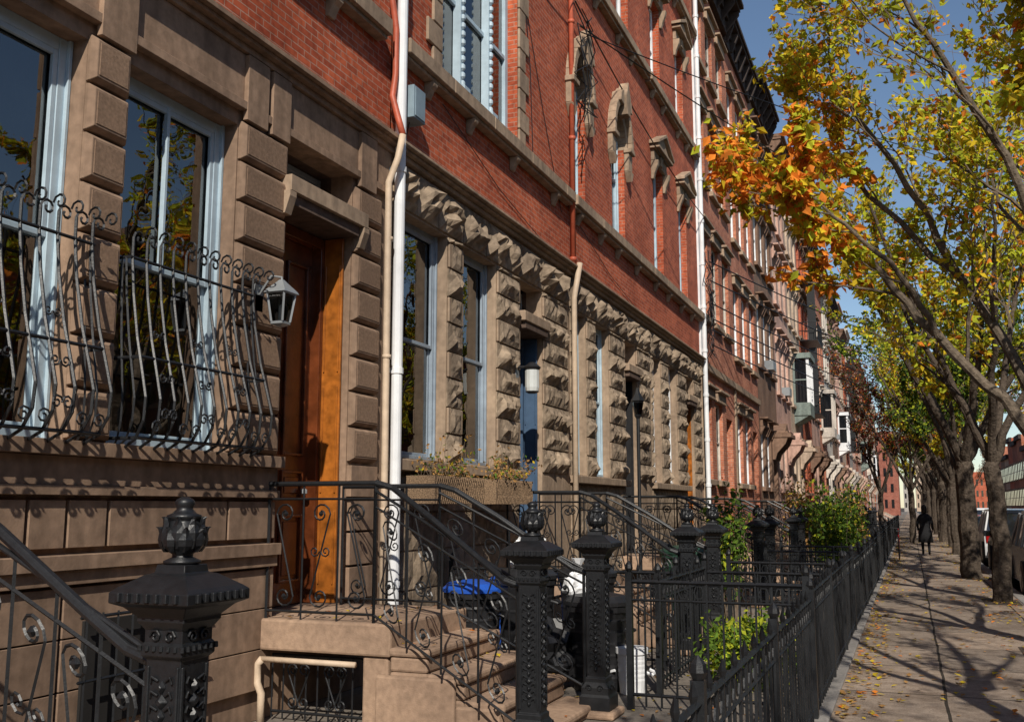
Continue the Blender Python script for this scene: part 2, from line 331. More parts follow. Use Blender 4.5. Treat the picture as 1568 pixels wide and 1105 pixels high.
# ================================================================= HOUSES A-D
def belt(mb,y0,y1,k='smoothst'):
    mb.box(0,.07,y0,y1,5.28,5.34,k); mb.box(0,.13,y0,y1,5.341,5.375,k); mb.box(0,.18,y0,y1,5.376,5.42,k)
def brackets_sill(mb,y0,y1,ys,z=6.6,k='smoothst'):
    y=y0; 
    while y<y1-.05:
        w=min(R.uniform(1.1,1.6),y1-y); mb.box(0,.17,y+.003,y+w-.003,z-.17,z,k); y+=w
    mb.box(0,.12,y0+.02,y1-.02,z-.215,z-.171,k)
    for y in ys: mb.prism_xz([(0,z-.4),(.04,z-.41),(.06,z-.36),(.09,z-.3),(.13,z-.26),(.13,z-.216),(0,z-.216)],y-.055,y+.055,k)
H=17.6
def houseA():
    e=empty('brownstone_brick_house',(0,6.1,0)); mb=MB(); gl=MB(); bl=MB(); tr=MB(); br=MB()
    body(br,3.4,8.8,H)
    y0,y1=3.4,8.78
    w1=(3.5,4.70,2.05,4.68);w2=(5.06,6.28,2.05,4.68);dr=(6.92,8.06,.78,4.82)
    wall(mb,0,y0,y1,0,5.42,[w1,w2,dr],.24,'brown')
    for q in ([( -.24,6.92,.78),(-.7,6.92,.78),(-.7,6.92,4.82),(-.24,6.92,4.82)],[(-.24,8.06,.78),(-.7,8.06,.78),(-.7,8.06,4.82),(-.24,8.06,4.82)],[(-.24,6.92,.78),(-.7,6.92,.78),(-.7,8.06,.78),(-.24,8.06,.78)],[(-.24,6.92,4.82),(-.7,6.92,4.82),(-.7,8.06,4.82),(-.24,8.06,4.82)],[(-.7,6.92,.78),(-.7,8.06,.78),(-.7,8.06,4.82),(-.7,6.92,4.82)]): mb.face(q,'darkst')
    for (a,b) in ((4.70,5.05),(6.29,6.91),(8.07,8.56)):
        z=2.06; nb=8; hh=(4.72-z)/nb
        for i in range(nb):
            bl.rings([[(0,a,z+.008),(0,b,z+.008),(0,b,z+hh-.008),(0,a,z+hh-.008)],[(.03,a,z+.012),(.03,b,z+.012),(.03,b,z+hh-.012),(.03,a,z+hh-.012)],[(.065,a+.03,z+.04),(.065,b-.03,z+.04),(.065,b-.03,z+hh-.04),(.065,a+.03,z+hh-.04)]],'brown')
            bl.box(.064,.07,a+.045,b-.045,z+.055,z+hh-.055,'brownrough')
            z+=hh
    for i in range(4): bl.box(0,.055,8.07,8.56,.8+.31*i+.012,.8+.31*i+.30,'brown')
    bl.box(0,.13,y0,6.9,1.96,2.05,'brown'); bl.box(0,.09,y0,6.9,1.72,1.78,'brown'); bl.box(0,.06,y0,6.9,1.781,1.957,'brown')
    for a,b in ((3.4,4.06),(4.08,4.42),(4.44,4.72),(4.74,5.06),(5.08,6.28),(6.30,6.9)): bl.box(0,.05,a+.006,b-.006,1.40,1.69,'brown')
    bl.box(0,.12,y0,6.9,1.27,1.36,'brown'); bl.box(0,.085,y0,6.9,1.18,1.268,'brown')
    for i in range(3):
        for a in (3.4,4.74,5.95): bl.box(0,.05,a+.008,(4.72 if a==3.4 else 5.93 if a<5 else 6.9),.86-.31*i,1.16-.31*i,'brown')
    bl.box(.05,.07,4.9,5.8,.3,.95,'room')
    bl.box(0,.035,y0,y1,4.87,5.275,'brown'); bl.box(0,.07,y0,y1,4.80,4.868,'brown'); 
    for a,b in ((4.74,5.06),(6.3,6.58),(6.64,6.9),(8.1,8.4)): bl.box(.03,.075,a,b,4.72,5.27,'brown')
    belt(bl,y0,y1,'brown')
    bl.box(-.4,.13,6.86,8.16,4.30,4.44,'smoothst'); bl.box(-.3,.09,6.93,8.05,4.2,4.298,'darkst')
    for ya in (6.84,8.08): bl.prism_xz([(0,4.1),(.08,4.1),(.13,4.25),(.13,4.298),(0,4.298)],ya,ya+.1,'smoothst')
    window(tr,gl,*w1,k='paleblue',xg=-.2,fw=.09,curtain=[(0,.25),(.72,1)])
    window(tr,gl,*w2,k='paleblue',xg=-.2,fw=.09,curtain=[(.75,1)])
    tr.box(-.18,-.14,5.64,5.67,3.36,4.6,'paleblue')
    window(tr,gl,6.94,8.04,4.45,4.8,k='grayblue',xg=-.4,sash=False,fw=.05)
    dm=MB(); door(dm,gl,6.94,8.04,.785,4.19,'wood',-.36,reveal='woodo'); dm.build('front_door',e,bevel=.005)  # far reveal painted orange as the sunlit side of the dark wood
    hs=[(4.6,7.2,6.62,9.4)]
    for z in (10.95,14.3): hs+= [(4.1,5.2,z,z+2.1),(6.6,7.7,z,z+2.1)]
    wall(br,0,y0,y1,5.42,H,hs,.22,'brick')
    for h in hs[1:]:
        window(tr,gl,*h,k='white',far=True); bl.box(0,.1,h[0]-.12,h[1]+.12,h[2]-.16,h[2],'smoothst'); bl.box(0,.08,h[0]-.12,h[1]+.12,h[3],h[3]+.25,'smoothst')
    window(tr,gl,*hs[0],k='paleblue',mull=2)
    brackets_sill(bl,3.5,8.5,(4.2,5.8,7.55))
    cornice(bl,y0,y1,H)
    mb.build('stone_base_wall',e); bl.build('stone_blocks_and_mouldings',e,bevel=.01); tr.build('window_frames',e,bevel=.004); gl.build('glazing',e); br.build('brick_wall_and_roof',e)
houseA()
def arch_hood(mb,y0,y1,z,k='smoothst',X=0):
    yc=(y0+y1)/2; r=(y1-y0)/2; n=14
    inner=[(yc-r*math.cos(math.pi*i/n),z+r*1.25*math.sin(math.pi*i/n)) for i in range(n+1)]
    outer=[]; mid=[]
    for i in range(n+1):
        a=math.pi*i/n; ro=r+.24+(.16 if i==7 else .06 if i in (6,8) else 0); outer.append((yc-ro*math.cos(a),z+ro*1.3*math.sin(a))); rm=r+.12; mid.append((yc-rm*math.cos(a),z+rm*1.27*math.sin(a)))
    for i in range(n):
        mb.prism_yz([inner[i],inner[i+1],mid[i+1],mid[i]],X-.2,X+.06,k); mb.prism_yz([mid[i],mid[i+1],outer[i+1],outer[i]],X-.02,X+.15,k)
    for sg,yy in ((-1,y0),(1,y1)):
        a,b=sorted((yy,yy+sg*.26)); mb.box(X,X+.10,a,b,z-.42,z,k)
        mb.prism_yz([(a,z-.42),(b,z-.42),((a+b)/2,z-.62)],X,X+.13,k); mb.box(X,X+.16,a-.03,b+.03,z-.06,z+.03,k)
    mb.prism_yz([(yc-.1,z+r*1.25-.06),(yc+.1,z+r*1.25-.06),(yc+.17,z+r*1.25+.3),(yc,z+r*1.25+.62),(yc-.17,z+r*1.25+.3)],X+.05,X+.24,k)
    for sg in (-1,1): mb.prism_yz([(yc+sg*.17,z+r*1.25+.1),(yc+sg*.42,z+r*1.25+.12),(yc+sg*.36,z+r*1.25+.32),(yc+sg*.17,z+r*1.25+.42)],X,X+.2,k)
def ped_hood(mb,y0,y1,z,k='smoothst'):
    mb.box(0,.08,y0-.16,y1+.16,z,z+.25,k); mb.box(0,.22,y0-.24,y1+.24,z+.251,z+.32,k)
    mb.prism_yz([(y0-.26,z+.321),(y1+.26,z+.321),((y0+y1)/2,z+.66)],0,.16,k)
    for sg in (-1,1):
        yy=(y0+y1)/2; ye=yy+sg*((y1-y0)/2+.3); mb.prism_yz([(ye,z+.33),(ye,z+.41),(yy,z+.76),(yy,z+.68)],0,.24,k)
    mb.box(.05,.12,(y0+y1)/2-.1,(y0+y1)/2+.1,z+.02,z+.23,k)
    for ya in (y0-.16,y1+.04): mb.prism_xz([(0,z-.42),(.05,z-.42),(.08,z-.3),(.15,z-.12),(.17,z-.001),(0,z-.001)],ya,ya+.12,k)
def quoinrow(mb,y,sg,z0,z1,k='smoothst'):
    z=z0;i=0
    while z<z1-.1:
        w=.38 if i%2 else .24; h=min(.3,z1-z); a,b=sorted((y,y+sg*w)); mb.box(0,.04,a,b,z+.006,z+h-.006,k); z+=h;i+=1
def houseBCD(name,y0,y1,w1,w2,dr,doork,kind,frame):
    e=empty(name,(0,(y0+y1)/2,0)); mb=MB(); gl=MB(); bl=MB(); rk=MB(); tr=MB(); br=MB()
    body(br,y0,y1,H)
    zs=2.15; hs=[(w1[0],w1[1],zs,4.76),(w2[0],w2[1],zs,4.76),(dr[0],dr[1],.78,4.76)]
    wall(mb,0,y0,y1,0,5.42,hs,.24,'smoothst')
    a,b=dr
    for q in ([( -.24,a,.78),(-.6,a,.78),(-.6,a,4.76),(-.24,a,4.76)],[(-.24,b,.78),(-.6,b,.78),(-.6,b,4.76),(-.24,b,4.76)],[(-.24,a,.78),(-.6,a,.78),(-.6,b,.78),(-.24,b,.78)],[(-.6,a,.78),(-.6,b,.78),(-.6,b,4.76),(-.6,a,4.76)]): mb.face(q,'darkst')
    edges=[y0+.06,w1[0],w1[1],w2[0],w2[1],dr[0],dr[1],y1-.08]
    for p,q in ((edges[0],edges[1]),(edges[2],edges[3]),(edges[4],edges[5]),(edges[6],edges[7])):
        if q-p<.12: continue
        z=zs-.02; i=0
        while z<4.72:
            hh=.34 if i%2==0 else .30
            hh=min(hh,4.76-z)
            if q-p>.3 and i%2: bl.box(0,.03,p+.01,q-.01,z+.006,z+hh-.006,'smoothst'); rockblock(rk,p+.06,q-.06,z,z+hh,X=.015,out=.05)
            else: rockblock(rk,p,q,z,z+hh,out=.085)
            z+=hh;i+=1
    y=y0+.05
    while y<y1-.1:
        w=R.uniform(.45,.75); w=min(w,y1-.05-y)
        if w>.12: rockblock(rk,y,y+w,4.78,5.26,out=.13,cell=.07)
        y+=w
    belt(bl,y0,y1)
    bl.box(0,.12,y0,dr[0]-.02,zs-.14,zs-.02,'smoothst')
    z=.0
    for r_ in range(5):
        y=y0+.05
        while y<dr[0]-.2:
            w=min(R.uniform(.5,.8),dr[0]-.05-y); rockblock(rk,y,y+w,z,z+.395,out=.05,cell=.1); y+=w
        z+=.4
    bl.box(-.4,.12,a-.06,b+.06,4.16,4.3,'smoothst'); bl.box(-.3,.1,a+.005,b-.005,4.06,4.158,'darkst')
    cur=[(0,.3)] if kind!='B' else None
    window(tr,gl,*hs[0],k=frame,curtain=cur,fw=.06,far=kind=='D'); window(tr,gl,*hs[1],k=frame,curtain=cur,fw=.06,far=kind=='D')
    window(tr,gl,a+.02,b-.02,4.31,4.74,k=frame,xg=-.35,sash=False,fw=.05,far=kind=='D')
    dm=MB(); door(dm,gl,a+.02,b-.02,.785,4.05,doork,-.36,reveal=doork if doork!='wood' else 'woodo'); dm.build('front_door',e,bevel=.005)
    if kind=='B': up=[(9.95,12.45,6.62,9.5)]; cs=((10.1,11.1),(12.5,13.5))
    elif kind=='C': up=[(14.86,15.62,6.62,9.2),(17.3,18.2,6.62,9.2)]; cs=((15.3,16.2),(17.8,18.7))
    else: up=[(20.6,21.5,6.62,9.1),(23.2,24.1,6.62,9.1)]; cs=((20.6,21.5),(23.2,24.1))
    hh=[]
    for z in (10.98,14.4): hh+= [(c[0],c[1],z,z+2.1) for c in cs]
    wall(br,0,y0,y1,5.42,H,up+hh,.24,'brick')
    for h in hh: window(tr,gl,*h,k='white',far=True); ped_hood(bl,h[0],h[1],h[3])
    for zz in (10.95,14.37): brackets_sill(bl,y0+.1,y1,[h[0]-.05 for h in hh[:2]]+[h[1]+.05 for h in hh[:2]],zz)
    if kind=='B':
        h=up[0]
        window(tr,gl,*h,k='paleblue',xg=-.2,sash=False,fw=.1)
        for ym in (10.75,11.65):
            tr.box(-.19,-.08,ym-.05,ym+.05,h[2]+.08,h[3]-.1,'paleblue')
            z=h[2]+.25
            while z<h[3]-.2:
                tr.lathe((-.07,ym,z),[(.01,-.05),(.035,-.02),(.035,.02),(.01,.05)],'paleblue',8); z+=.11
            tr.box(-.19,.0,ym-.09,ym+.09,h[2]+.08,h[2]+.2,'paleblue')
        for (ya,yb) in ((10.05,10.7),(10.8,11.6),(11.7,12.35)):
            tr.box(-.19,-.15,ya,yb,7.9,7.96,'paleblue')
        quoinrow(bl,h[0],-1,6.6,9.5); quoinrow(bl,h[1],1,6.6,9.5); bl.box(0,.12,h[0]-.4,h[1]+.4,9.52,9.9,'smoothst')
        brackets_sill(bl,y0+.1,y1-.05,(9.6,10.75,12.2,13.9))
    elif kind=='C':
        for h in up: window(tr,gl,*h,k='paleblue'); arch_hood(bl,h[0],h[1],8.55)
        brackets_sill(bl,y0+.05,y1,(15.1,16.4,17.5,18.9))
    else:
        for h in up: window(tr,gl,*h,k='paleblue',far=True); ped_hood(bl,h[0],h[1],h[3])
        brackets_sill(bl,y0,y1,(20.5,21.7,23.1,24.3))
    cornice(bl,y0,y1,H)
    mb.build('stone_base_wall',e); bl.build('trim_stone',e,bevel=.01); rk.build('rock_face_blocks',e); tr.build('window_frames',e,bevel=.004); gl.build('glazing',e); br.build('brick_wall_and_roof',e)
houseBCD('rock_faced_brick_house',8.8,14.65,(9.0,10.2),(10.62,11.68),(12.5,13.42),'bluedoor','B','grayblue')
houseBCD('rock_faced_brick_house',14.65,19.95,(14.85,15.55),(16.05,16.9),(17.95,18.8),'black','C','paleblue')
houseBCD('rock_faced_brick_house',19.95,25.4,(20.15,20.9),(21.6,22.5),(23.5,24.4),'woodo','D','white')
def stoop_hood(bl,y0,y1,z,k):
    bl.box(0,.72,y0-.3,y1+.3,z,z+.16,k); bl.box(0,.6,y0-.24,y1+.24,z+.161,z+.24,k); bl.prism_yz([(y0-.2,z+.241),(y1+.2,z+.241),((y0+y1)/2,z+.6)],0,.5,k)
    for ya in (y0-.26,y1+.08): bl.prism_xz([(0,z-.85),(.1,z-.85),(.18,z-.6),(.5,z-.25),(.6,z-.001),(0,z-.001)],ya,ya+.18,k)
def rowhouse(y0,y1,k,tk,Hh,seed,hood=True,name='brick_row_house',dk='wood',oriel=0,base=None,stoop=True,fr='white',esc=False):
    r=random.Random(seed); e=empty(name,(0,(y0+y1)/2,0)); br=MB(); bl=MB(); tr=MB(); gl=MB()
    body(br,y0,y1,Hh,'brick3'); w=(y1-y0); dz=r.uniform(-.3,.3)
    cs=[y0+w*.18,y0+w*.5,y0+w*.82]; hw=w*r.uniform(.085,.105); hs=[]
    for c in cs[:2]: hs.append((c-hw,c+hw,2.35,4.5))
    dr=(cs[2]-hw,cs[2]+hw,.8,4.2); fl=[(6.5+dz,8.8+dz),(10.3+dz,12.4+dz),(13.7+dz,15.5+dz)]
    for a,b in fl:
        if b<Hh-1.1:
            for c in cs: hs.append((c-hw,c+hw,a,b))
    wall(br,0,y0,y1,0,Hh,hs+[dr],.2,k)
    if base: bl.box(0,.05,y0,y0+.25,0,5.2,base); bl.box(0,.1,y0,y1,5.2,5.4,base)
    for h in hs:
        window(tr,gl,*h,k=fr,far=True,xg=-.15,fw=.05)
        bl.box(0,.13,h[0]-.12,h[1]+.12,h[2]-.15,h[2],tk)
        bl.box(0,.1,h[0]-.13,h[1]+.13,h[3],h[3]+.26,tk); bl.box(0,.2+.1*(hood),h[0]-.18,h[1]+.18,h[3]+.261,h[3]+.33,tk)
        if hood:
            for ya in (h[0]-.13,h[1]+.03): bl.prism_xz([(0,h[3]-.3),(.05,h[3]-.3),(.18,h[3]-.001),(0,h[3]-.001)],ya,ya+.1,tk)
    if r.random()<.4: 
        hh=hs[3]; tr.box(-.1,.32,hh[0]+.1,hh[1]-.1,hh[2]+.01,hh[2]+.36,'steel')
    window(tr,gl,dr[0],dr[1],3.4,4.18,k=fr,xg=-.25,sash=False,fw=.05,far=True)
    door(tr,gl,dr[0],dr[1],.8,3.38,dk,-.3)
    if hood: stoop_hood(bl,dr[0],dr[1],4.3,tk)
    if oriel:
        yc=cs[1]; ok={1:'green_trim',2:'pale',3:'white'}[oriel]
        tr.prism_xz([(0,5.5),(.7,5.9),(0.001,5.9)],yc-1,yc+1,ok); tr.box(0,.75,yc-1.05,yc+1.05,5.9,6.5,ok); tr.box(0,.85,yc-1.15,yc+1.15,8.6,8.85,ok)
        for ya in (-1.05,-.4,.33,.98): tr.box(.62,.75,yc+ya,yc+ya+.07,6.5,8.6,'white' if oriel==1 else ok)
        tr.box(0,.1,yc-1.05,yc-.98,6.5,8.6,ok); tr.box(.1,.7,yc-1.04,yc-1.0,7.55,7.62,ok)
        gl.box(0,.68,yc-1,yc+1,6.5,8.6,'carglass')
    if esc:
        for z in (6.3,10.1,13.4):
            tr.box(0,.9,cs[0]-.6,cs[1]+.6,z,z+.05,'iron')
            for zz in (z+.5,z+.95): tr.tube([(0,cs[0]-.6,zz),(.9,cs[0]-.6,zz),(.9,cs[1]+.6,zz),(0,cs[1]+.6,zz)],.02,'iron',n=4)
            for q in range(12): yy=cs[0]-.6+(cs[1]-cs[0]+1.2)*q/11; tr.tube([(.9,yy,z),(.9,yy,z+.95)],.012,'iron',n=4)
            if z<13: tr.box(.4,.8,cs[0],cs[0]+.04,z,z+3.5,'iron')
    cornice(bl,y0,y1,Hh,r.choice(['cornice',tk,'cornice','choc']),r.choice([1,1.3,1.6]))
    br.build('wall_and_roof',e)
    if stoop:
        for i in range(5):
            z1=.8-.17*i
            if z1>.1: bl.box(0 if i==0 else 1.1+.3*(i-1),1.1+.3*i,dr[0]-.3,dr[1]+.25,0,z1,tk if i else 'step')
        rb=MB()
        if y0<75:
            for yy in (dr[0]-.25,dr[1]+.2):
                panel(rb,(.05,yy),(1.1,yy),.86,.86,.95,.35,detail=y0<40); panel(rb,(1.1,yy),(2.35,yy),.86,.2,.95,.35,detail=y0<40)
                newel(2.45,yy,0,det=False)
            rb.build('stoop_railing')
    bl.build('trim_and_stoop',e,bevel=.012); tr.build('frames_and_door',e); gl.build('glazing',e)
spec=[('brick2','smoothst',17.6,False,0),('brick2','smoothst',17.4,False,0),('choc','choc',17.8,True,0),('pink','pink',17.2,True,0),('tan','tan',17.6,True,1),('brick','choc',17.5,True,0),('pink','choc',17.3,True,0),('brick2','pale',16.4,True,2),('pale','pale',17.4,True,0),('choc','choc',16.6,True,0),('pink','pink',17.2,True,3),('tan','tan',16.0,True,0),('brick','pale',16.9,True,0),('grey','grey',15.6,True,0),('pink','smoothst',17.0,True,0),('brick2','tan',14.5,True,0)]
y=25.4
for i,(k,tk,Hh,hood,ori) in enumerate(spec+spec[3:]):
    w=5.35
    rowhouse(y,y+w-.02,k,tk,Hh,i,hood,oriel=ori,name='brick_row_house' if 'brick' in k else 'brownstone_row_house',dk=['wood','black','woodo','bluedoor'][i%4],base='smoothst' if i<2 else None,fr='white' if i%3 else 'pale',esc=i in(5,12))
    y+=w
yend=y
rowhouse(-2.0,3.38,'brick','brown',17.6,77,False,dk='wood',stoop=False)
# ================================================================= pipes
mb=MB()
mb.tube([(.12,8.80,0.05),(.12,8.80,17.0)],.056,'white',n=14)
for z in (.9,3.0,5.1,7.3,9.4,11.6): mb.tube([(.12,8.8,z-.03),(.12,8.8,z+.03)],.066,'white',n=14); mb.box(0,.08,8.72,8.88,z-.02,z+.02,'steel')
mb.build('white_downspout')
mb=MB()
mb.tube([(.08,8.62,17),(.08,8.62,7.2),(.08,8.62,6.95),(.09,8.66,6.8),(.1,8.70,6.6),(.1,8.70,6.1),(.09,8.66,5.85),(.17,8.64,5.6),(.24,8.62,5.4)],.034,'redpaint',n=10)
mb.tube([(.24,8.62,5.4),(.2,8.60,5.15),(.11,8.58,4.9),(.1,8.60,4.6),(.1,8.62,2.0),(.1,8.62,.1)],.036,'cream',n=10)
for z in (4.3,3.1,1.6): mb.tube([(.1,8.62,z),(.1,8.62,z+.04)],.045,'cream',n=10)
mb.build('conduit_pipe',smooth=True)
mb=MB()
mb.tube([(.09,14.66,17),(.09,14.66,5.45)],.045,'redpaint',n=10); mb.tube([(.2,14.66,5.46),(.1,14.66,4.9),(.1,14.66,.1)],.045,'cream',n=10)
for z in (5.5,7.5,9.5,11.5): mb.tube([(.09,14.66,z),(.09,14.66,z+.06)],.056,'redpaint',n=10)
mb.build('painted_downspout',smooth=True)
mb=MB()
mb.box(0,.05,25.42,25.62,.1,14,'white'); mb.tube([(.12,25.5,.05),(.12,25.5,17)],.06,'white',n=12)
for q in range(14): mb.tube([(.12,25.5,1+q*1.15),(.12,25.5,1.08+q*1.15)],.075,'white',n=12)
mb.build('white_downspout')
mb=MB(); mb.box(0,.2,8.93,9.2,5.72,6.08,'boxgrey'); mb.box(.2,.21,8.95,9.18,5.74,6.06,'boxgrey'); mb.tube([(.08,9.06,5.72),(.06,9.0,5.45),(.1,8.95,5.0),(.05,8.92,1)],.008,'black',n=5)
mb.build('electric_meter_box',bevel=.01)
def sag(a,b,s,n=14): return [Vector(a).lerp(Vector(b),i/n)+Vector((0,0,-s*4*(i/n)*(1-i/n))) for i in range(n+1)]
mb=MB()
mb.tube(sag((.2,14.8,9.5),(5.8,38,11.6),.3),.016,'black',n=4)
mb.tube(sag((.2,14.8,9.4),(9,30,10.5),.3),.012,'black',n=4)
mb.tube(sag((.2,8.9,10.4),(.2,14.6,10.0),.3),.012,'black',n=4)
mb.tube(sag((.15,14.7,9.9),(.2,25.5,9.2),.25),.014,'black',n=4)
mb.tube(sag((.2,25.6,10.2),(8,40,10.6),.4),.016,'black',n=4)
for q,zz in enumerate((5.8,6.2,6.5,6.9,7.5,8.0)): mb.tube(sag((.3,25.6,zz),(4.5+q,62,zz+R.uniform(.8,1.6)),.45),.02,'black',n=4)
mb.tube(sag((1,60,9),(15,66,9.3),.5),.025,'black',n=4); mb.tube(sag((1,80,9.6),(15,85,9.9),.5),.03,'black',n=4)
for (yy,zz) in ((14.85,9.7),(25.7,7.2),(25.6,8.2)):
    for q in range(5):
        pts=[(.15+R.uniform(0,.25),yy+R.uniform(-.35,.35),zz-j*.25+R.uniform(-.1,.1)) for j in range(8)]; mb.tube(pts,.011,'black',n=4)
mb.tube([(.03,14.9,9.3),(.03,15.0,8),(.03,14.75,6.5),(.03,14.75,3)],.008,'black',n=4)
mb.tube([(.03,12.6,9.3),(.03,12.9,8),(.03,13.0,6.7)],.006,'black',n=4)
for (ya,za,yb,zb) in ((10,6.3,13.5,5.5),(12.7,9,14.3,6.2),(15,6.3,19,5.5)): mb.tube([(.02,ya,za),(.02,(ya+yb)/2,(za+zb)/2-.1),(.02,yb,zb)],.006,'black',n=4)
mb.build('utility_cables')
# ================================================================= stoops
def stoop(yn,yf,land_y0,land_y1,xr=2.45,near=True,st=.31):
    e=empty('stone_stoop',(1.2,(yn+yf)/2,0)); mb=MB(); k='step'
    mb.box(.02,1.2,land_y0,land_y1,.54,.78,k)
    mb.box(.95,1.17,land_y0+.03,land_y1,0,.538,k)
    xs=1.2; z=.78
    for i in range(1,5):
        z-=.17; w=.3
        mb.box(xs-.02 if i==1 else xs,xs+w+.02,land_y0+.0,land_y1,z-.06,z,k)
        mb.box(1.19 if i==1 else xs,xs+w,land_y0+.015,land_y1-.015,max(0,z-.17),z-.062,k)
        if z-.17>0: mb.box(1.19,xs+w,land_y0+.012,land_y1-.01,0,z-.171,k)
        xs+=w
    mb.box(1.1,1.75,land_y0-.05,land_y0-.003,.0,.42,k); mb.box(1.752,2.1,land_y0-.045,land_y0-.002,0,.24,k)
    mb.box(2.3,2.62,yn-.17,yn+.17,0,.06,k); mb.box(2.3,2.62,yf-.17,yf+.17,0,.06,k)
    mb.build('steps_and_landing',e,bevel=.02,seg=2)
    rl=MB()
    for yy,first in (((land_y0+.04,True),) if near else ())+((yf-.02,False),):
        yt=yn if first else yy
        panel(rl,(.06,yy),(1.03,yy),.84,.84,.99,st,nseg=14)
        panel(rl,(1.03,yy),(2.34,yt),.84,.22,.93,st,nseg=14,rail=.012)
        pts=[(1.03,yy,1.83),(1.18,yy,1.79),(1.6,yy+(yt-yy)*.45,1.555),(2.05,yy+(yt-yy)*.8,1.27),(2.25,yt,1.15),(2.38,yt,1.11)]
        rl.tube(pts,.023,'iron',n=10); rl.tube([(a,b,c+.011) for a,b,c in pts],.016,'iron',n=8)
    rl.build('iron_railing',e)
    if near: newel(xr,yn,.03)
    newel(xr,yf,.03)
stoop(6.44,7.95,6.76,8.15)
stoop(11.55,13.15,11.9,13.6)
stoop(17.3,18.8,17.5,19.0)
stoop(22.9,24.4,23.0,24.6)
stoop(1.35,2.9,1.4,3.0,near=False,st=.22)
def grille_gate(name,x0,x1,yy,z0,z1):
    mb=MB(); mb.tube([(x0,yy,z1),(x1,yy,z1)],.012,'iron',n=4); mb.tube([(x0,yy,z0+.05),(x1,yy,z0+.05)],.012,'iron',n=4)
    n=int((x1-x0)/.1)
    for i in range(n+1): x=x0+(x1-x0)*i/n; mb.tube([(x,yy,z0),(x,yy,z1)],.008,'iron',n=4)
    for u in (.3,.7):
        xc=x0+(x1-x0)*u
        for f in (1,-1): mb.tube([(xc+a,yy-.012,b) for a,b in [(f*p,q) for p,q in scurve(0.05,z0+.08,z1-.06,.05)]],.007,'iron',n=4)
    mb.build(name)
grille_gate('basement_gate',.1,.93,6.86,.02,.5)
mb=MB(); mb.tube([(.1,6.72,.48),(.93,6.72,.48)],.022,'cream',n=8); mb.tube([(.1,6.72,.48),(.06,6.72,.44),(.06,6.72,.3),(.1,6.72,.22),(.1,6.72,0)],.03,'cream',n=10); mb.build('drain_pipe',smooth=True)
def wgrille(ya,yb):
    mb=MB(); k='iron'
    prof=[(.10,3.44),(.10,3.3),(.13,3.05),(.19,2.75),(.26,2.5),(.30,2.35),(.29,2.2),(.22,2.08),(.12,2.03),(.02,2.02)]
    n=10
    for i in range(n+1):
        y=ya+(yb-ya)*i/n; sp=(i/n-.5)*.1
        mb.tube([(x,y+sp*(x-.1)*3,z) for x,z in prof],.011,k,n=5)
        mb.tube([(.10,y+a,b) for a,b in spiral((.055,3.44),.055,math.pi,1.1,-1,10)],.0095,k,n=4)
        mb.tube([(.10+(a),y,b) for a,b in spiral((.155,3.44),.055,math.pi,1.1,-1,10)],.0085,k,n=4)
    for z,x in ((3.3,.10),(2.62,.225),(2.09,.235)): mb.tube([(0.0,ya-.02,z),(x,ya-.02,z),(x,yb+.02,z),(0,yb+.02,z)],.012,k,n=5)
    for yy in (ya-.02,yb+.02):
        for f in (.33,.66): mb.tube([(x*f,yy,z) for x,z in prof[1:]],.009,k,n=4)
    for i in range(n):
        yc=ya+(yb-ya)*(i+.5)/n
        if i%3==1:
            for f in (1,-1):
                mb.tube([(.265,yc+f*(a),b) for a,b in spiral((.04,2.5),.038,math.pi,1.3,1,10)],.007,k,n=4)
                mb.tube([(.30,yc+f*(a),b) for a,b in spiral((.04,2.25),.045,math.pi,1.3,-1,10)],.007,k,n=4)
                mb.tube([(.18,yc+f*(a),b) for a,b in spiral((.035,2.8),.032,math.pi,1.3,1,10)],.006,k,n=4)
        else: mb.tube([(.31,yc+a,b) for a,b in spiral((0,2.16),.05,0,1.3,1,10)],.007,k,n=4)
    mb.build('window_guard_grille')
wgrille(3.35,4.74); wgrille(5.1,6.42)
mb=MB()
for i in range(9): mb.tube([(.14,4.85+i*.13,.2),(.14,4.85+i*.13,1.0)],.009,'iron',n=4)
for z in (.25,.6,.98): mb.tube([(.14,4.8,z),(.14,5.95,z)],.01,'iron',n=4)
mb.build('basement_window_bars')
def lantern(x,y,z,k='steel'):
    mb=MB(); mb.lathe((x,y,z+.02),[(.012,-.14),(.018,-.1),(.014,-.02),(.005,.0)],'white',8)
    mb.box(x-.24,x-.21,y-.05,y+.05,z-.02,z+.2,k); mb.tube([(x-.21,y,z+.12),(x-.1,y,z+.26),(x,y,z+.24),(x,y,z+.2)],.01,k,n=6)
    def sq(h,zz): return [(x-h,y-h,zz),(x+h,y-h,zz),(x+h,y+h,zz),(x-h,y+h,zz)]
    mb.rings([sq(.015,z+.22),sq(.03,z+.2),sq(.09,z+.13),sq(.1,z+.11),sq(.085,z+.1)],k)
    mb.rings([sq(.05,z-.12),sq(.075,z+.1)],'lantglass',cap=False); mb.rings([sq(.02,z-.16),sq(.055,z-.14),sq(.055,z-.12)],k)
    for sx in (-1,1):
        for sy in (-1,1): mb.tube([(x+sx*.052,y+sy*.052,z-.12),(x+sx*.078,y+sy*.078,z+.1)],.011,k,n=4)
    mb.build('wall_lantern')
lantern(.28,6.55,3.22,'steel')
mb=MB(); x,y,z=.25,12.35,3.3
mb.box(0,.04,y-.06,y+.06,z-.05,z+.25,'steel'); mb.tube([(.04,y,z+.2),(.25,y,z+.2)],.02,'black',n=6)
mb.lathe((x,y,z),[(.1,.16),(.12,.19),(.06,.24),(.03,.26)],'black',12); mb.lathe((x,y,z),[(.085,-.13),(.095,-.08),(.095,.15),(.08,.16)],'lampglass',12); mb.lathe((x,y,z),[(.05,-.16),(.09,-.14),(.09,-.13)],'black',12)
mb.build('jar_wall_lamp')
mb=MB(); x,y=.7,16.2
